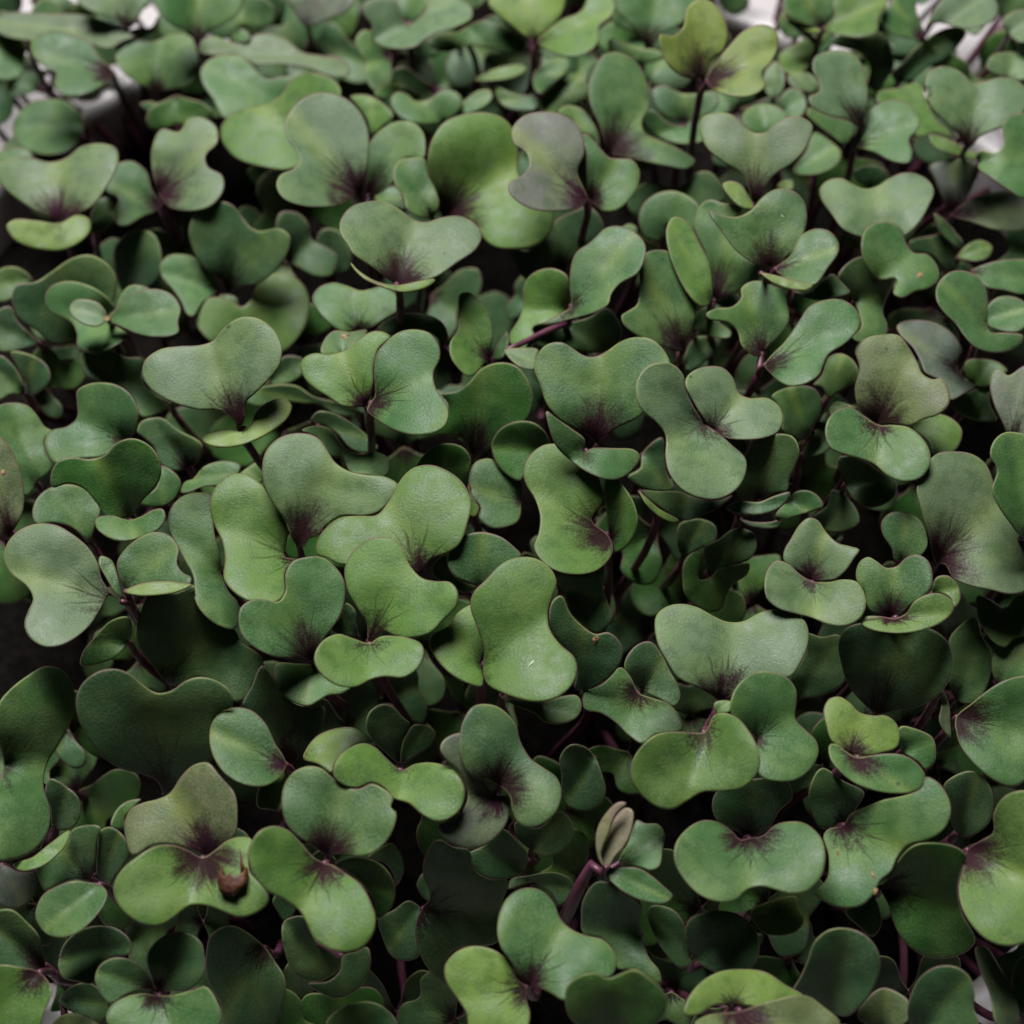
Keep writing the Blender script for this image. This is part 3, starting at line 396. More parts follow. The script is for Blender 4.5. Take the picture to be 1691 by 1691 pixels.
D3 .2 | young seedling with one leaf still folded shut, pale pinkish, on a thick purple stem | u2 680,830 640,780 620,690 630,600 680,510 750,450 795,458 735,525 690,640 652,745 / u2+.02 682,832 648,760 688,645 730,535 790,482 830,500 825,600 790,690 730,760 / g4+.2 750,800 760,750 800,680 830,590 850,550 900,570 970,575 1008,630 995,720 980,810 930,835 860,815 / g3+.1 690,830 760,815 860,820 930,860 1000,920 1055,980 1010,1020 900,1010 800,970 720,910 680,860
D3 .2 | broad smooth bow-shaped leaf with a short black-purple vein at its cleft, far leaf in shadow | g6 1480,650 1550,640 1620,580 1700,560 1790,570 1880,650 1905,760 1880,870 1800,950 1720,965 1650,950 1560,925 1470,940 1400,1000 1310,1010 1200,970 1110,880 1060,780 1065,690 1120,610 1210,555 1300,560 1380,610 1430,660 / d5+.7 1480,650 1400,610 1300,560 1270,480 1290,400 1400,340 1690,330 1720,430 1650,500 1590,600
D4 .35 | rough-edged green leaf with several brown scratch scars | g5 680,580 720,520 800,480 900,440 1040,410 1120,370 1140,310 1210,340 1270,430 1282,520 1240,610 1150,665 1050,690 990,750 950,840 890,890 850,970 780,1030 700,1045 600,1020 525,960 590,880 600,760 570,640 600,600 / d5+.6 690,580 560,600 500,500 490,380 560,260 680,330 800,400 760,480
D4 .4 | dark cupped leaf with bright inner rim, purple at its stalk | v7 890,930 940,870 1000,760 1080,690 1200,678 1310,700 1370,750 1340,830 1320,960 1350,1080 1420,1220 1380,1280 1260,1325 1130,1310 1020,1230 960,1120 930,1020
D4 .15 | large smooth light green leaf with purple veins, next to the dark cupped leaf | l8 1370,720 1460,660 1520,620 1520,520 1580,420 1680,385 1800,420 1830,800 1800,1150 1690,1240 1580,1255 1480,1220 1390,1130 1335,1020 1325,920 1350,820
D4 .9 | | d1 1330,640 1280,560 1270,440 1240,360 1330,290 1420,280 1500,360 1520,450 1500,560 1440,620 1380,650
D3 .65 | | d2 1170,1320 1120,1200 1140,1110 1250,1060 1400,1070 1500,1140 1535,1240 1520,1340 1440,1400 1320,1410 1240,1380 / d2+.05 1170,1330 1100,1380 1020,1310 950,1200 910,1080 930,1030 1050,1050 1110,1120 1140,1220
D4 .6 | | l0 160,1070 280,1000 420,980 430,1040 465,1100 430,1170 330,1200 230,1180 180,1120
D4 .6 | | g1 850,985 890,1070 890,1150 840,1205 770,1150 690,1070 700,1045 790,1030
D4 .6 | | d1 600,1620 500,1560 400,1510 440,1430 480,1340 520,1230 600,1165 700,1155 800,1190 870,1270 890,1370 860,1470 800,1570 700,1650
D3 .1 | olive seedling with arched pale yellow rim and purple-washed near leaf, at the tray's front | o9 1420,1620 1600,1560 1790,1530 1900,1600 1990,1690 1900,1800 1500,1820 1250,1760 1170,1690 1250,1640 / y4+.1 1400,1580 1280,1590 1200,1640 1115,1640 1130,1560 1200,1465 1310,1400 1440,1385 1570,1400 1680,1470 1790,1540 1700,1580 1550,1600
D4 .5 | | d1 1100,1750 1040,1640 1060,1520 1110,1430 1200,1370 1310,1370 1390,1430 1415,1530 1410,1600 1440,1700 1300,1780 / o1+.1 900,1720 760,1650 830,1530 900,1488 980,1510 1050,1570 1040,1680
D4 .5 | | w1 1640,1740 1540,1700 1500,1530 1440,1380 1420,1260 1480,1260 1560,1380 1640,1520 1665,1640
D4 .5 | | g1 1690,1650 1640,1570 1620,1440 1660,1330 1750,1310 1780,1500
D3 1.3 | | d1 620,200 660,300 680,390 650,470 560,505 470,480 430,420 430,300 420,200 480,130 560,140
D3 1.2 | | d2 260,720 180,640 170,560 300,595 420,500 490,560 495,650 440,720 350,760
D3 1.4 | | d1 220,840 130,880 0,870 -100,750 0,690 100,600 170,650 240,750
D3 1.3 | | d2 270,900 130,940 150,880 250,860 380,840 480,880 500,960 420,1030 370,960
A1 5 | | d1 700,1640 640,1500 640,1380 740,1290 850,1300 900,1400 880,1560
A1 4 | | d1 920,690 840,640 780,580 860,570 910,620 / d1-.5 1000,680 930,620 920,520 980,475 1060,500 1110,580 1080,670
D1 1 | | o1 300,1760 285,1700 350,1640 450,1632 540,1680 600,1760 450,1800 / d1+.3 330,1560 400,1480 500,1460 590,1540 600,1640 520,1691 430,1640
"""
# ------------------------------------------------------------------ helpers
REGION = {r + str(c + 1): (x, y) for r, y in zip("ABCD", (0, 400, 800, 1191)) for c, x in enumerate((0, 400, 800, 1191))}
ZOOM = 500.0 / 1691.0
def full(reg, x, y):
    ox, oy = REGION[reg]
    return (ox + x * ZOOM, oy + y * ZOOM)

def rays(p):
    p = np.asarray(p, float)
    a = (p[..., 0] - PX / 2) / FPX
    b = -(p[..., 1] - PX / 2) / FPX
    return FWD + a[..., None] * RIGHT + b[..., None] * UPV

def plane_depth(p, z):
    """distance along the view axis at which the ray of p meets height z"""
    return (z - CAM[2]) / rays(p)[..., 2]

def link(name, me, material=None, parent=None):
    o = bpy.data.objects.new(name, me)
    COL.objects.link(o)
    if material and me: me.materials.append(material)
    if parent: o.parent = parent
    return o

def tag(o, label, cat, group=None):
    o["label"] = label; o["category"] = cat
    if group: o["group"] = group

def catmull(pts, per=12):
    P = np.asarray(pts, float); n = len(P); out = []
    for i in range(n):
        p0, p1, p2, p3 = P[i - 1], P[i], P[(i + 1) % n], P[(i + 2) % n]
        # centripetal parametrisation: no overshoot where points are unevenly spaced
        t0 = 0; t1 = t0 + max(np.linalg.norm(p1 - p0), 1e-3) ** .5
        t2 = t1 + max(np.linalg.norm(p2 - p1), 1e-3) ** .5
        t3 = t2 + max(np.linalg.norm(p3 - p2), 1e-3) ** .5
        for t in np.linspace(t1, t2, per, endpoint=False):
            a1 = (t1 - t) / (t1 - t0) * p0 + (t - t0) / (t1 - t0) * p1
            a2 = (t2 - t) / (t2 - t1) * p1 + (t - t1) / (t2 - t1) * p2
            a3 = (t3 - t) / (t3 - t2) * p2 + (t - t2) / (t3 - t2) * p3
            b1 = (t2 - t) / (t2 - t0) * a1 + (t - t0) / (t2 - t0) * a2
            b2 = (t3 - t) / (t3 - t1) * a2 + (t - t1) / (t3 - t1) * a3
            out.append((t2 - t) / (t2 - t1) * b1 + (t - t1) / (t2 - t1) * b2)
    return np.array(out)

def resample(P, n):
    Q = np.vstack([P, P[:1]])
    s = np.concatenate([[0], np.cumsum(np.linalg.norm(np.diff(Q, axis=0), axis=1))])
    t = np.linspace(0, s[-1], n, endpoint=False)
    return np.stack([np.interp(t, s, Q[:, 0]), np.interp(t, s, Q[:, 1])], 1)

def inside(P, q):
    x, y = q[:, 0], q[:, 1]
    r = np.zeros(len(q), bool)
    j = len(P) - 1
    for i in range(len(P)):
        xi, yi = P[i]; xj, yj = P[j]
        if yi != yj:
            r ^= ((yi > y) != (yj > y)) & (x < (xj - xi) * (y - yi) / (yj - yi) + xi)
        j = i
    return r

def edge_dist(P, q):
    A = P; B = np.roll(P, -1, 0)
    ab = B - A
    t = np.clip(((q[:, None] - A) * ab).sum(-1) / np.maximum((ab * ab).sum(-1), 1e-9), 0, 1)
    return np.sqrt((((A + t[..., None] * ab) - q[:, None]) ** 2).sum(-1)).min(1)

THICK = 0.00034
UPC = np.array([0.0, math.cos(ELEV), math.sin(ELEV)])      # world up seen from the camera

class Leaf:
    def __init__(s, pts, tone, purple, layer):
        s.tone, s.purple, s.layer = tone, purple, layer
        raw = np.asarray(pts, float); s.raw = raw; s.hidden = False
        s.base = raw[0]
        P = catmull(raw)
        s.P = resample(P, int(np.clip(len(raw) * 5, 56, 96)))
        q = s.P; area = 0.5 * abs(np.sum(q[:, 0] * np.roll(q[:, 1], -1) - np.roll(q[:, 0], -1) * q[:, 1]))
        s.S = math.sqrt(max(area, 100))
        s.cen = q.mean(0)
        m = s.cen - s.base; s.m = m / max(np.linalg.norm(m), 1e-6)
        s.w = np.array([-s.m[1], s.m[0]])
        v = (q - s.base) @ s.m; u = (q - s.base) @ s.w
        s.L = max(v.max(), 1.0); s.W = u.max() - u.min(); s.H = max(abs(u).max(), 1.0)
        r = s.L / s.W; r0 = 0.74
        t_img = np.array([s.m[0], -s.m[1], 0]); w_img = np.array([s.w[0], -s.w[1], 0]); z = np.array([0, 0, 1.0])
        if r < r0:
            th = min(math.acos(r / r0), 1.0) * 0.75
            c = [math.cos(th) * z + sg * math.sin(th) * t_img for sg in (-1, 1)]
        else:
            th = min(math.acos(r0 / r), 0.85) * 0.65
            c = [math.cos(th) * z + sg * math.sin(th) * w_img for sg in (-1, 1)]
        n = max(c, key=lambda a: a @ UPC)
        up = {'w': .42, 'l': .34, 'g': .22, 'v': -.1, 'd': -.1, 'u': .5}.get(tone, .25)      # how flat or upright the blade is held
        if tone in 'vd': n = n * np.array([.6, .6, 1]) + np.array([0, -.30 if tone == 'v' else -.20, 0])
        n = n + up * UPC + np.append(RNG.normal(0, 0.09, 2), 0)
        s.n = n / np.linalg.norm(n)
        s.fold = RNG.uniform(0.42, 0.78); s.cup = RNG.uniform(0.10, 0.30)
        s.wave = RNG.uniform(0.03, 0.06); s.curl = RNG.uniform(0.010, 0.028); s.seed = RNG.uniform(0, 99)
        s.hollow = RNG.uniform(0.10, 0.22)
        if tone in 'yu': s.fold *= 0.4; s.hollow = 0.03
        s.D0 = 0.2
    def relief(s, q, ed):
        """height of the blade towards the viewer, in pixels"""
        d = q - s.base
        u = (d @ s.w) / s.S; v = (d @ s.m) / s.L
        side = s.fold * (np.sqrt(u * u + 0.0016) - 0.04) * np.exp(-0.75 * np.clip(v, 0, 2))
        dome = -s.cup * (u * u * 0.9 + (v - 0.55) ** 2 * 0.35)
        wv = np.array([noise.noise((a[0] / s.S * 1.7, a[1] / s.S * 1.7, s.seed)) + 0.4 * noise.noise((a[0] / s.S * 3.6, a[1] / s.S * 3.6, s.seed + 7)) for a in d])
        rim = -s.curl * np.clip(1 - ed / (0.16 * s.S), 0, 1) ** 2
        funnel = -s.hollow * np.exp(-np.sqrt(u * u + (v * s.L / s.S) ** 2) / 0.20)
        return s.S * (side + dome + funnel + s.wave * wv + rim)
    def depth(s, q, ed=None):
        if ed is None: ed = edge_dist(s.P, q)
        d = q - s.base
        slope = (s.n[0] * d[:, 0] - s.n[1] * d[:, 1]) / s.n[2]
        return s.D0 * (1 + (slope - s.relief(q, ed)) / FPX)
    def point(s, q):
        q = np.asarray(q, float)[None]
        return (CAM + s.depth(q)[:, None] * rays(q))[0]

# ------------------------------------------------------------------ read the seedlings
seedlings = []
for line in DATA.strip().splitlines():
    head, label, body = [a.strip() for a in line.split("|")]
    reg, lay = head.split(); lay = float(lay)
    leaves = []
    for spec in body.split("/"):
        tok = spec.split(); h = tok[0]; tone, pur = h[0], int(h[1]) / 9.0
        rest = h[2:]; r = reg
        if rest.startswith("@"): r = rest[1:3]; rest = rest[3:]
        off = float(rest) if rest else 0.0
        pts = [full(r, *map(float, t.split(","))) for t in tok[1:]]
        leaves.append(Leaf(pts, tone, pur, lay + off))
    seedlings.append(dict(label=label, leaves=leaves, traced=True))

# seedlings lower down, some glimpsed through gaps, some added unseen to block light
def kidney(c, ang, size, sq):
    base = [(0, 0), (-.22, .12), (-.62, .30), (-.80, .68), (-.62, 1.0), (-.28, 1.05), (0, .88),
            (.28, 1.05), (.62, 1.0), (.80, .68), (.62, .30), (.22, .12)]
    ca, sa = math.cos(ang), math.sin(ang); o = []
    for x, y in base:
        x *= RNG.uniform(.9, 1.1); y *= RNG.uniform(.94, 1.06)
        X, Y = x * size, y * size * sq
        o.append((c[0] + ca * X - sa * Y, c[1] + sa * X + ca * Y))
    return o
NF = 0
LIGHT_GAPS = [(10, 210), (180, 200), (240, 255), (355, 250), (595, 65), (115, 15), (10, 10), (1320, 50), (1670, 80), (1670, 390),
              (1480, 270), (1620, 125), (1625, 1630), (110, 1670)]      # where the pale tray and table show through
def fill(cx, cy, lay, size, tones="ddvg"):
    global NF
    if any(math.hypot(cx - a, cy - b) < (66 if a < 420 and 150 < b < 400 else 44) for a, b in LIGHT_GAPS): return
    a = RNG.uniform(0, 6.28); lv = []
    for kx in range(2):
        lv.append(Leaf(kidney((cx, cy), a + kx * math.pi + RNG.normal(0, .25), RNG.uniform(.78, 1.12) * size, RNG.uniform(.6, 1.0)),
                       RNG.choice(list(tones)), RNG.uniform(.2, .8), lay + kx * .1))
    seedlings.append(dict(label="", leaves=lv, traced=False)); NF += 1
# single leaves get an unseen second leaf underneath, added to keep light off soil
for s in seedlings:
    if len(s["leaves"]) == 1 and s["leaves"][0].S > 45:
        l = s["leaves"][0]
        c = l.base + (l.cen - l.base) * .92
        q = c + (l.raw - c) * RNG.uniform(.80, .90)
        p = Leaf(q, "g", .4, l.layer + RNG.uniform(1.0, 2.2)); p.n = (p.n + 1.0 * UPC); p.n /= np.linalg.norm(p.n); p.hidden = True
        s["leaves"].append(p)
big = [l for s in seedlings for l in s["leaves"] if l.S > 88 and not l.hidden and l.cen[1] > 260]
for l in big[::2]:  # unseen low seedlings added behind big leaves to darken the gaps around them
    fill(l.cen[0] + RNG.normal(0, 8), l.cen[1] + RNG.normal(0, 8), 6 + RNG.uniform(0, 3), l.S * .52)
# mid-height seedlings in the gaps between the upper leaves, leaving some gaps open down to the dark
cover = np.zeros((290, 290), bool)
for s in seedlings:
    for l in s["leaves"]:
        if s["traced"]:
            jj, ii = np.meshgrid(np.arange(290), np.arange(290), indexing='ij'); q = np.stack([ii.ravel() * 6.0, jj.ravel() * 6.0], 1)
            bb = (q >= l.P.min(0)).all(1) & (q <= l.P.max(0)).all(1)
            c = cover.ravel(); idx = np.where(bb)[0]; c[idx[inside(l.P, q[idx])]] = True; cover = c.reshape(290, 290)
free = np.argwhere(~cover)[:, ::-1] * 6.0; RNG.shuffle(free); used = []
for p in free:
    if p[1] < 200 or (used and min(np.hypot(*(p - q)) for q in used) < 80): continue
    used.append(p)
    if RNG.random() < .50: continue
    fill(p[0], p[1], 4.2 + RNG.uniform(0, 5), RNG.uniform(70, 105), "ddvv")
for gy in range(5):                                                    # the back rows stand close behind each other
    for gx in range(17):
        fill(-70 + gx * 115 + RNG.uniform(-35, 35), -190 + gy * 88 + RNG.uniform(-30, 30), 3.0 + RNG.uniform(0, 2), 86)

# ------------------------------------------------------------------ settle the canopy, front to back, so that no blade cuts another
CELL = 6; X0 = -260; NG = 372
front = np.full((NG, NG), -1.0)
owner = np.zeros((NG, NG), int); near = np.full((NG, NG), 9.0)      # what the camera sees, cell by cell
for i, s in enumerate(seedlings):
    for l in s['leaves']: l.sid = i
order = sorted([l for s in seedlings for l in s["leaves"]], key=lambda l: l.layer)
for l in order:
    dome = 0.004 * (1 - (np.linalg.norm(l.base - PX / 2) / 1100) ** 2)
    z = CANOPY + dome - min(l.layer, 1.3) * 0.0175 - min(max(l.layer - 1.3, 0), 11) * 0.0030
    l.D0 = float(plane_depth(l.base, z))
    lo = np.floor((l.P.min(0) - X0) / CELL).astype(int); hi = np.ceil((l.P.max(0) - X0) / CELL).astype(int)
    lo = np.clip(lo, 0, NG - 1); hi = np.clip(hi, 0, NG - 1)
    jj, ii = np.meshgrid(np.arange(lo[1], hi[1] + 1), np.arange(lo[0], hi[0] + 1), indexing='ij')
    q = np.stack([X0 + (ii.ravel() + .5) * CELL, X0 + (jj.ravel() + .5) * CELL], 1)
    k = inside(l.P, q); q = q[k]; jj = jj.ravel()[k]; ii = ii.ravel()[k]
    if len(q) == 0: continue
    d = l.depth(q)
    f = front[jj, ii]; has = f > 0
    if has.any():
        push = (f[has] + 0.0007 - d[has])
        push = float(np.max(push))
        if push > 0:
            sc = (l.D0 + push * 1.02) / l.D0
            d = d * sc; l.D0 *= sc
    front[jj, ii] = np.maximum(f, d + THICK)
    k = d < near[jj, ii]; near[jj[k], ii[k]] = d[k]; owner[jj[k], ii[k]] = l.sid + 1

a = int((0 - X0) / CELL); b = int((PX - X0) / CELL)
count = np.bincount(owner[a:b, a:b].ravel(), minlength=len(seedlings) + 1)[1:]
for s, c in zip(seedlings, count): s["seen"] = int(c)
lower = sorted([s for s in seedlings if not s["traced"]], key=lambda s: -s["seen"])
keep = max(0, 292 - sum(s["traced"] for s in seedlings))
for k, s in enumerate(lower): s["mass"] = k >= keep or s["seen"] < 6       # the rest is one mass of undergrowth
print("own seedlings", sum(not s.get("mass") for s in seedlings), "in the mass", sum(bool(s.get("mass")) for s in seedlings))

# ------------------------------------------------------------------ build
TONES = {'g': (0.046, 0.118, 0.032), 'w': (0.094, 0.148, 0.070), 'd': (0.040, 0.100, 0.036), 'l': (0.076, 0.158, 0.025), 'k': (0.135, 0.190, 0.028),
         'y': (0.130, 0.205, 0.034), 'p': (0.094, 0.108, 0.088), 'o': (0.098, 0.120, 0.046), 'v': (0.036, 0.125, 0.016),
         'u': (0.270, 0.215, 0.160)}

def build_leaf(l, origin, parent):
    P = l.P
    nb = len(P)
    c = P.mean(0)
    e = np.roll(P, -1, 0) - np.roll(P, 1, 0)
    nrm = np.stack([e[:, 1], -e[:, 0]], 1); nrm /= np.maximum(np.linalg.norm(nrm, axis=1)[:, None], 1e-6)
    test = inside(P, P + nrm * 1.0)
    if test.mean() < 0.5: nrm = -nrm
    ins = []
    for off in (1.6, 4.2, 9.0):
        q = P + nrm * off
        q = q[inside(P, q)]
        q = q[edge_dist(P, q) > off * 0.85]
        ins.append(q if off < 9 else q[::2])
    g = max(l.S / 12.0, 7.0)
    lo, hi = P.min(0), P.max(0)
    gx, gy = np.meshgrid(np.arange(lo[0], hi[0], g), np.arange(lo[1], hi[1], g * .87))
    gx = gx + (np.arange(gx.shape[0]) % 2)[:, None] * g / 2
    q = np.stack([gx.ravel(), gy.ravel()], 1)
    q = q[inside(P, q)]
    if len(q): q = q[edge_dist(P, q) > 9.0 + g * .5]
    V = np.vstack([P] + ins + [q])
    res = delaunay_2d_cdt([Vector(a) for a in V], [(i, (i + 1) % nb) for i in range(nb)], [], 1, 1e-5)
    V2 = np.array([tuple(a) for a in res[0]])
    orig = res[3]
    ed = edge_dist(P, V2)
    isb = ed < 0.05
    dep = l.depth(V2, ed)
    tl = THICK * (0.55 + 0.45 * np.clip(ed / 3.0, 0, 1))
    R = rays(V2)
    top = CAM + (dep + np.where(isb, THICK * .5, 0))[:, None] * R - origin
    bot = CAM + (dep + np.where(isb, THICK * .5, THICK))[:, None] * R - origin
    nv = len(V2)
    bmap = np.arange(nv); extra = np.where(~isb)[0]
    bmap[extra] = nv + np.arange(len(extra))
    verts = np.vstack([top, bot[extra]])
    faces = []
    for f in res[2]:
        a, b, c3 = f[0], f[1], f[2]
        A = (V2[b] - V2[a]); B = (V2[c3] - V2[a])
        if A[0] * B[1] - A[1] * B[0] > 0: a, b, c3 = a, c3, b
        faces.append((a, b, c3))
        if not (isb[a] and isb[b] and isb[c3]): faces.append((int(bmap[a]), int(bmap[c3]), int(bmap[b])))
    me = bpy.data.meshes.new("leaf")
    me.from_pydata([tuple(a) for a in verts], [], faces)
    me.shade_smooth()
    full_i = np.concatenate([np.arange(nv), extra])
    d2 = V2[full_i] - l.base
    uv = np.stack([(d2 @ l.w) / l.H, (d2 @ l.m) / l.L], 1)
    lay = me.uv_layers.new(name="blade")
    vi = np.zeros(len(me.loops), np.int32); me.loops.foreach_get("vertex_index", vi)
    lay.data.foreach_set("uv", uv[vi].astype(np.float32).ravel())
    a1 = me.attributes.new("edge", 'FLOAT', 'POINT'); a1.data.foreach_set("value", np.clip(ed[full_i] / 4.2, 0, 1).astype(np.float32))
    un = np.zeros(len(verts), np.float32); un[nv:] = 1.0
    a2 = me.attributes.new("under", 'FLOAT', 'POINT'); a2.data.foreach_set("value", un)
    o = link("leaf", me, M_LEAF, parent)
    t = np.array(TONES[l.tone]) * RNG.uniform(.88, 1.12) * RNG.uniform(.94, 1.06, 3)
    o.color = (*t, l.purple)
    return o

def tube(name, path, radii, material, parent, sides=8):
    path = [Vector(p) for p in path]
    verts, faces = [], []
    for i, p in enumerate(path):
        t = (path[min(i + 1, len(path) - 1)] - path[max(i - 1, 0)]).normalized()
        a = t.orthogonal().normalized() if i == 0 else (a - t * a.dot(t)).normalized()
        b = t.cross(a)
        for k in range(sides):
            an = 2 * math.pi * k / sides
            verts.append(p + (a * math.cos(an) + b * math.sin(an)) * radii[i])
    for i in range(len(path) - 1):
        for k in range(sides):
            k2 = (k + 1) % sides
            faces.append((i * sides + k, i * sides + k2, (i + 1) * sides + k2, (i + 1) * sides + k))
    faces.append(tuple(range(sides))[::-1]); faces.append(tuple((len(path) - 1) * sides + k for k in range(sides)))
    me = bpy.data.meshes.new(name); me.from_pydata([tuple(v) for v in verts], [], faces); me.shade_smooth()
    return link(name, me, material, parent)

def bez(p0, p1, p2, p3, n):
    return [((1 - t) ** 3) * p0 + 3 * ((1 - t) ** 2) * t * p1 + 3 * (1 - t) * t * t * p2 + t ** 3 * p3 for t in np.linspace(0, 1, n)]

TONE_WORDS = {'g': 'mid-green', 'w': 'pale grey-green', 'd': 'deep green', 'l': 'light green', 'y': 'lime green',
              'p': 'grey-purple', 'o': 'olive', 'k': 'yellowish', 'v': 'saturated green', 'u': 'pale pinkish'}
GROUP = "microgreen seedlings crowded in the tray"
BEDC, BEDR = np.array([0.0, 0.0465]), 0.1070      # round bed: centre and radius

def handle(label):
    words = label.replace(",", " ,").split(); stop = "with and , above beside behind under at on in held whose standing beneath bent over meeting joined split next between lying deep by around where of".split()
    for i, w in enumerate(words):
        if w in stop and i >= 4: return " ".join(words[:i]).replace(" ,", ",")
        if i == 8: break
    return " ".join(words[:8]).replace(" ,", ",")
named = [s for s in seedlings if s["label"]]
for s in named: s["handle"] = handle(s["label"])
mass = []

for s in seedlings:
    bases = [CAM + l.D0 * rays(l.base) for l in s["leaves"]]
    J = np.mean(bases, 0) if len(bases) < 3 else bases[0] * .5 + bases[1] * .5
    J = J + FWD * 0.0022 + np.array([0, 0, -0.0030])
    J[2] = max(J[2], 0.010)
    foot = np.array([J[0] * 0.985 + RNG.normal(0, .0025), J[1] * .95 + 0.013 + RNG.normal(0, .003), 0.0])
    off = foot[:2] - BEDC; rr = np.linalg.norm(off)
    if rr > BEDR - .004: foot[:2] = BEDC + off / rr * (BEDR - .004)
    if s.get("mass"):
        for l, b in zip(s["leaves"], bases):
            lo = build_leaf(l, foot, None); lo.location = foot; l.obj = lo; mass.append(lo)
        j = J - foot
        st = tube("stem", bez(j, j * .7, j * .3, -np.array([0, 0, .001]), 6), np.linspace(.00054, .00066, 6), M_STEM, None, 6)
        st.location = foot; mass.append(st)
        continue
    root = bpy.data.objects.new("microgreen_seedling", None); COL.objects.link(root)
    root.empty_display_size = 0.004
    root.location = foot
    tone = s["leaves"][0].tone
    if s["label"]: lab = s["label"]
    else:
        l0 = s["leaves"][0]
        near = min(named, key=lambda o: min(np.linalg.norm(l0.cen - k.cen) for k in o["leaves"]))
        front_of = any(k.layer < l0.layer and inside(k.P, l0.P).any() for k in near["leaves"])
        who = near["handle"]
        if not s["traced"]: lab = f"low shaded seedling under the {who}"
        elif l0.S < 62: lab = f"small {TONE_WORDS[tone]} leaf peeping out {'behind' if front_of else 'beside'} the {who}"
        else: lab = f"plain {TONE_WORDS[tone]} seedling {'half hidden behind' if front_of else 'close beside'} the {who}"
    tag(root, lab, "seedling", GROUP)
    s["root"], s["foot"] = root, foot
    for l, b in zip(s["leaves"], bases):
        lo = build_leaf(l, foot, root)
        l.obj = lo
        b0 = l.point(l.base + l.m * 3) - foot + FWD * (THICK * .9)
        j = J - foot
        path = bez(b0, b0 + (j - b0) * .3 + FWD * .0006, j + np.array([0, 0, .0012]), j, 7)
        tube("petiole", path, np.linspace(.00038, .00052, 7), M_STEM, lo)
    j = J - foot
    up = np.array([0, 0, 1.0])
    path = bez(j + up * .0004, j - up * min(.02, J[2] * .35) + np.array([RNG.normal(0, .002), .003, 0]), up * min(.02, J[2] * .4) + RNG.normal(0, .002, 3) * (1, 1, 0), -up * .001, 10)
    rad = np.linspace(.00054, .00066, 10)
    if s["label"].startswith("young seedling"):            # its thick bent stem stands free of the leaves
        D = float(np.dot(J - CAM, FWD)); pts = [J + up * .0004 - foot]
        for (a, b), e in (((600, 800), .0006), ((545, 900), .0015), ((490, 1010), .003), ((440, 1120), .006)):
            q = np.array(full("D3", a, b)); pts.append(CAM + (D + e) * rays(q) - foot)
        pts += [pts[-1] * np.array([.9, .9, .55]), -up * .001]
        path = pts; rad = np.array([.0005, .0006, .00072, .00078, .0008, .0008, .0008])
    tube("stem", path, rad, M_STEM, root)

if mass:
    bpy.context.view_layer.update()
    with bpy.context.temp_override(active_object=mass[0], object=mass[0], selected_objects=mass, selected_editable_objects=mass):
        bpy.ops.object.join()
    under_o = mass[0]; under_o.name = "seedling_undergrowth"
    under_o["kind"] = "stuff"; under_o["label"] = "shaded mass of low seedlings beneath the upper leaves"; under_o["category"] = "undergrowth"

zs = [(CAM + l.D0 * rays(l.base))[2] for l in order]
print("leaves", len(order), "fill seedlings", NF, "base z min/median/max", min(zs), np.median(zs), max(zs))

# ------------------------------------------------------------------ setting: tray, growing medium, table
def sheet(name, x0, x1, y0, y1, z, material, n=2, amp=0.0):
    xs, ys = np.linspace(x0, x1, n), np.linspace(y0, y1, n)
    v = [(x, y, z + (amp * noise.noise((x * 180, y * 180, 3.0)) if amp else 0)) for y in ys for x in xs]
    f = [(j * n + i, j * n + i + 1, (j + 1) * n + i + 1, (j + 1) * n + i) for j in range(n - 1) for i in range(n - 1)]
    me = bpy.data.meshes.new(name); me.from_pydata(v, [], f); me.shade_smooth()
    o = link(name, me, material); o["kind"] = "structure"; return o
sheet("table_surface", -1.2, 1.2, -1.0, 1.6, -0.012, M_TABLE)

def revolve(name, prof, material, n=128, rough=0.0):
    v, f = [], []
    for r, z in prof:
        for k in range(n):
            a = 2 * math.pi * k / n; x, y = r * math.cos(a), r * math.sin(a)
            v.append((x, y, z + (rough * noise.noise((x * 180, y * 180, 3.0)) if rough else 0)))
    for i in range(len(prof) - 1):
        for k in range(n): f.append((i * n + k, i * n + (k + 1) % n, (i + 1) * n + (k + 1) % n, (i + 1) * n + k))
    f.append(tuple((len(prof) - 1) * n + k for k in range(n)))
    me = bpy.data.meshes.new(name); me.from_pydata(v, [], f); me.shade_smooth()
    o = link(name, me, material); o.location = (BEDC[0], BEDC[1], 0); return o
soil = revolve("growing_medium", [(BEDR - .0003 - i * .0016, 0.0) for i in range(62)], M_SOIL, 128, .0014)
soil["kind"] = "structure"
tray = revolve("growing_tray", [(BEDR + a, z) for a, z in ((-.0002, -.004), (.0006, .010), (.0010, .0118), (.0018, .0126), (.0055, .0126), (.0066, .0120),
        (.0068, .0108), (.0060, .0104), (.0028, .0104), (.0016, .002), (.0006, -.0114), (-.004, -.0117))], M_WHITE)
tag(tray, "round shallow white growing tray, mostly hidden under the seedlings", "tray")

# ------------------------------------------------------------------ small things on the leaves
def top_leaf(p):
    best = None
    for l in order:
        if not seedlings[l.sid].get('mass') and inside(l.P, np.array([p]))[0]:
            d = l.depth(np.array([p]))[0]
            if best is None or d < best[1]: best = (l, d)
    return best

def frame(l, p):
    a = l.point(p); b = l.point((p[0] + 4, p[1])); c = l.point((p[0], p[1] - 4))
    x = (b - a) / np.linalg.norm(b - a); n = np.cross(x, c - a); n /= np.linalg.norm(n)
    return a, x, np.cross(n, x), n

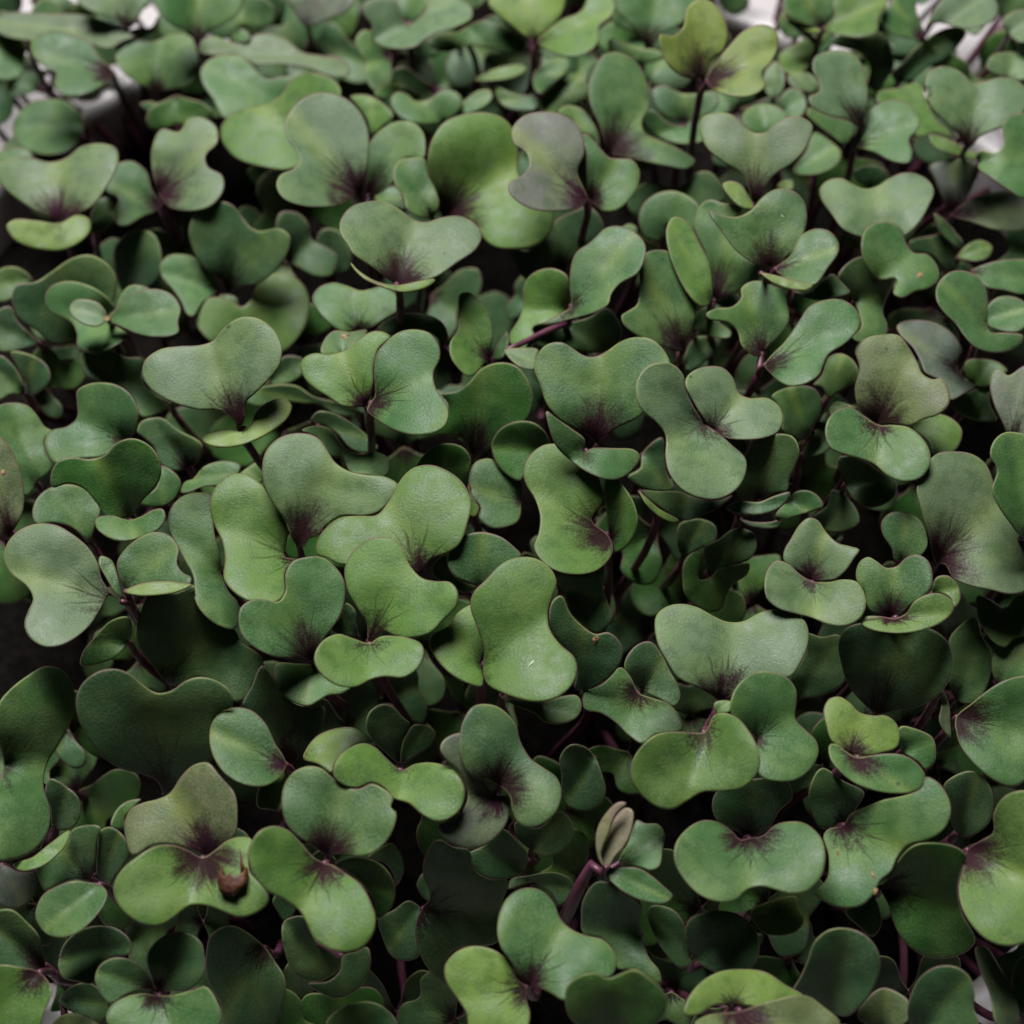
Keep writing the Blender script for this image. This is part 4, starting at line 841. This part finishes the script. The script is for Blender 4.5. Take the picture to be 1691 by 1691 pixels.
def patch(name, reg, pts, material, lift=0.00006):
    """thin raised mark that follows the blade, child of that leaf"""
    P = np.array([full(reg, *p) for p in pts])
    c = np.mean(P, 0); P = c + (P - c) * .8; hit = top_leaf(c)
    if not hit: return
    l = hit[0]
    P = resample(catmull(P, 4), 18); org = np.array(l.obj.parent.location)
    ring2 = c + (P - c) * .55
    al = np.vstack([P, ring2, c[None]])
    d = l.depth(al)
    R = rays(al)
    li = np.concatenate([np.full(18, -.00005), np.full(18, lift * 1.6), [lift * 2]])
    v = CAM + (d - li)[:, None] * R - org
    f = [(i, 18 + i, 18 + (i + 1) % 18, (i + 1) % 18) for i in range(18)] + [(18 + i, 36, 18 + (i + 1) % 18) for i in range(18)]
    me = bpy.data.meshes.new(name); me.from_pydata([tuple(a) for a in v], [], f); me.shade_smooth()
    return link(name, me, material, l.obj)

patch("scar", "B4", [(1085, 185), (1105, 160), (1135, 165), (1125, 195), (1100, 212)], M_SCAR)
patch("scar", "B2", [(535, 520), (570, 510), (600, 520), (590, 545), (560, 545)], M_SCAR)
patch("scar", "B2", [(575, 515), (600, 505), (606, 516), (585, 530)], M_SCAR)
patch("scar", "B3", [(330, 495), (365, 490), (410, 488), (370, 515), (345, 525)], M_SCAR)
patch("scar", "B1", [(570, 410), (600, 405), (620, 430), (595, 445)], M_SCAR)
patch("scar", "B1", [(0, 1270), (30, 1265), (40, 1295), (10, 1310)], M_SCAR)
patch("scar", "C3", [(600, 850), (640, 832), (650, 860), (615, 910), (600, 890)], M_SCAR)
patch("scar", "D4", [(835, 960), (860, 920), (880, 935), (860, 975)], M_SCAR)
patch("scar", "D4", [(810, 800), (850, 850), (875, 890), (850, 885), (825, 840)], M_SCAR)
patch("scar", "D4", [(640, 740), (650, 700), (662, 730), (655, 775)], M_SCAR)
patch("scratch", "C3", [(235, 1030), (262, 985), (285, 975), (265, 1010)], M_SCRATCH)
patch("scratch", "A4", [(330, 1195), (350, 1208), (358, 1222), (338, 1212)], M_SCRATCH)

def husk():
    c = full("D1", 1315, 880); l = top_leaf(np.array(c))[0]
    a, x, y, n = frame(l, c)
    mm = 0.00022 * 0.1
    verts, faces = [], []
    nu, nv_ = 20, 10
    # a cracked, hollow shell: part of an ellipsoid, open at the top with a torn edge
    for shell in (1.0, .86):
        for j in range(nv_ + 1):
            for i in range(nu):
                ph = 2 * math.pi * i / nu
                tear = .19 * abs(math.cos(ph)) ** 3 + .03 * math.sin(5 * ph) + .02 * math.sin(9 * ph)
                th = math.pi * (0.02 + (.43 + tear) * j / nv_)
                rx, ry, rz = .00170 * shell, .00215 * shell, .00100 * shell
                bump = 1 + .20 * noise.noise((math.cos(ph) * 2, math.sin(ph) * 2, th * 2))
                p = np.array([math.sin(th) * math.cos(ph) * rx, -math.cos(th) * ry + .0000, math.sin(th) * math.sin(ph) * rz]) * bump
                verts.append(a + x * p[0] + y * p[1] + n * (p[2] + .0008))
    m1 = (nv_ + 1) * nu
    for sh in (0, 1):
        for j in range(nv_):
            for i in range(nu):
                q = [sh * m1 + j * nu + i, sh * m1 + j * nu + (i + 1) % nu, sh * m1 + (j + 1) * nu + (i + 1) % nu, sh * m1 + (j + 1) * nu + i]
                faces.append(tuple(q if sh == 0 else q[::-1]))
    for i in range(nu): faces.append((nv_ * nu + i, nv_ * nu + (i + 1) % nu, m1 + nv_ * nu + (i + 1) % nu, m1 + nv_ * nu + i))
    b = len(verts)      # thin splinter standing off the torn edge
    for p in ((.0009, .0002, .0010), (.0016, .0000, .0010), (.0013, .0002, .0005), (.0004, .0032, .0013)):
        verts.append(a + x * p[0] + y * p[1] + n * p[2])
    faces += [(b, b + 1, b + 3), (b + 1, b + 2, b + 3), (b + 2, b, b + 3), (b, b + 2, b + 1)]
    org = a
    me = bpy.data.meshes.new("seed_husk"); me.from_pydata([tuple(v - org) for v in verts], [], faces); me.shade_smooth()
    o = link("seed_husk", me, M_HUSK); o.location = org
    tag(o, "cracked reddish-brown seed husk lying on a green leaf", "seed husk")
husk()

def drop(reg, x, y, r, label):
    c = full(reg, x, y); hit = top_leaf(np.array(c))
    if not hit: return
    a, ex, ey, n = frame(hit[0], c)
    verts, faces = [], []
    nu, nv_ = 16, 9
    for j in range(nv_ + 1):
        th = math.pi * j / nv_
        for i in range(nu):
            ph = 2 * math.pi * i / nu
            zz = math.cos(th); zz = zz if zz > -.55 else -.55
            verts.append(ex * (math.sin(th) * math.cos(ph) * r) + ey * (math.sin(th) * math.sin(ph) * r) + n * ((zz + .5) * r * .9))
    for j in range(nv_):
        for i in range(nu): faces.append((j * nu + i, (j + 1) * nu + i, (j + 1) * nu + (i + 1) % nu, j * nu + (i + 1) % nu))
    me = bpy.data.meshes.new("water_drop"); me.from_pydata([tuple(v) for v in verts], [], faces); me.shade_smooth()
    o = link("water_drop", me, M_WATER); o.location = a
    tag(o, label, "water drop", "water drops on the leaves")
drop("A4", 1330, 800, .00065, "round clear water drop at the stalk of a grey-green heart leaf")
drop("A4", 1150, 505, .00060, "clear water drop on the edge of a grey-green heart leaf")
drop("A4", 930, 262, .00085, "elongated clear water drop above a dark green leaf at the tray's back")
drop("A4", 1180, 238, .00050, "tiny clear water drop below a pale purple-cleft leaf")
drop("A4", 950, 915, .00075, "bright water drop hanging at the rim of a light green leaf")
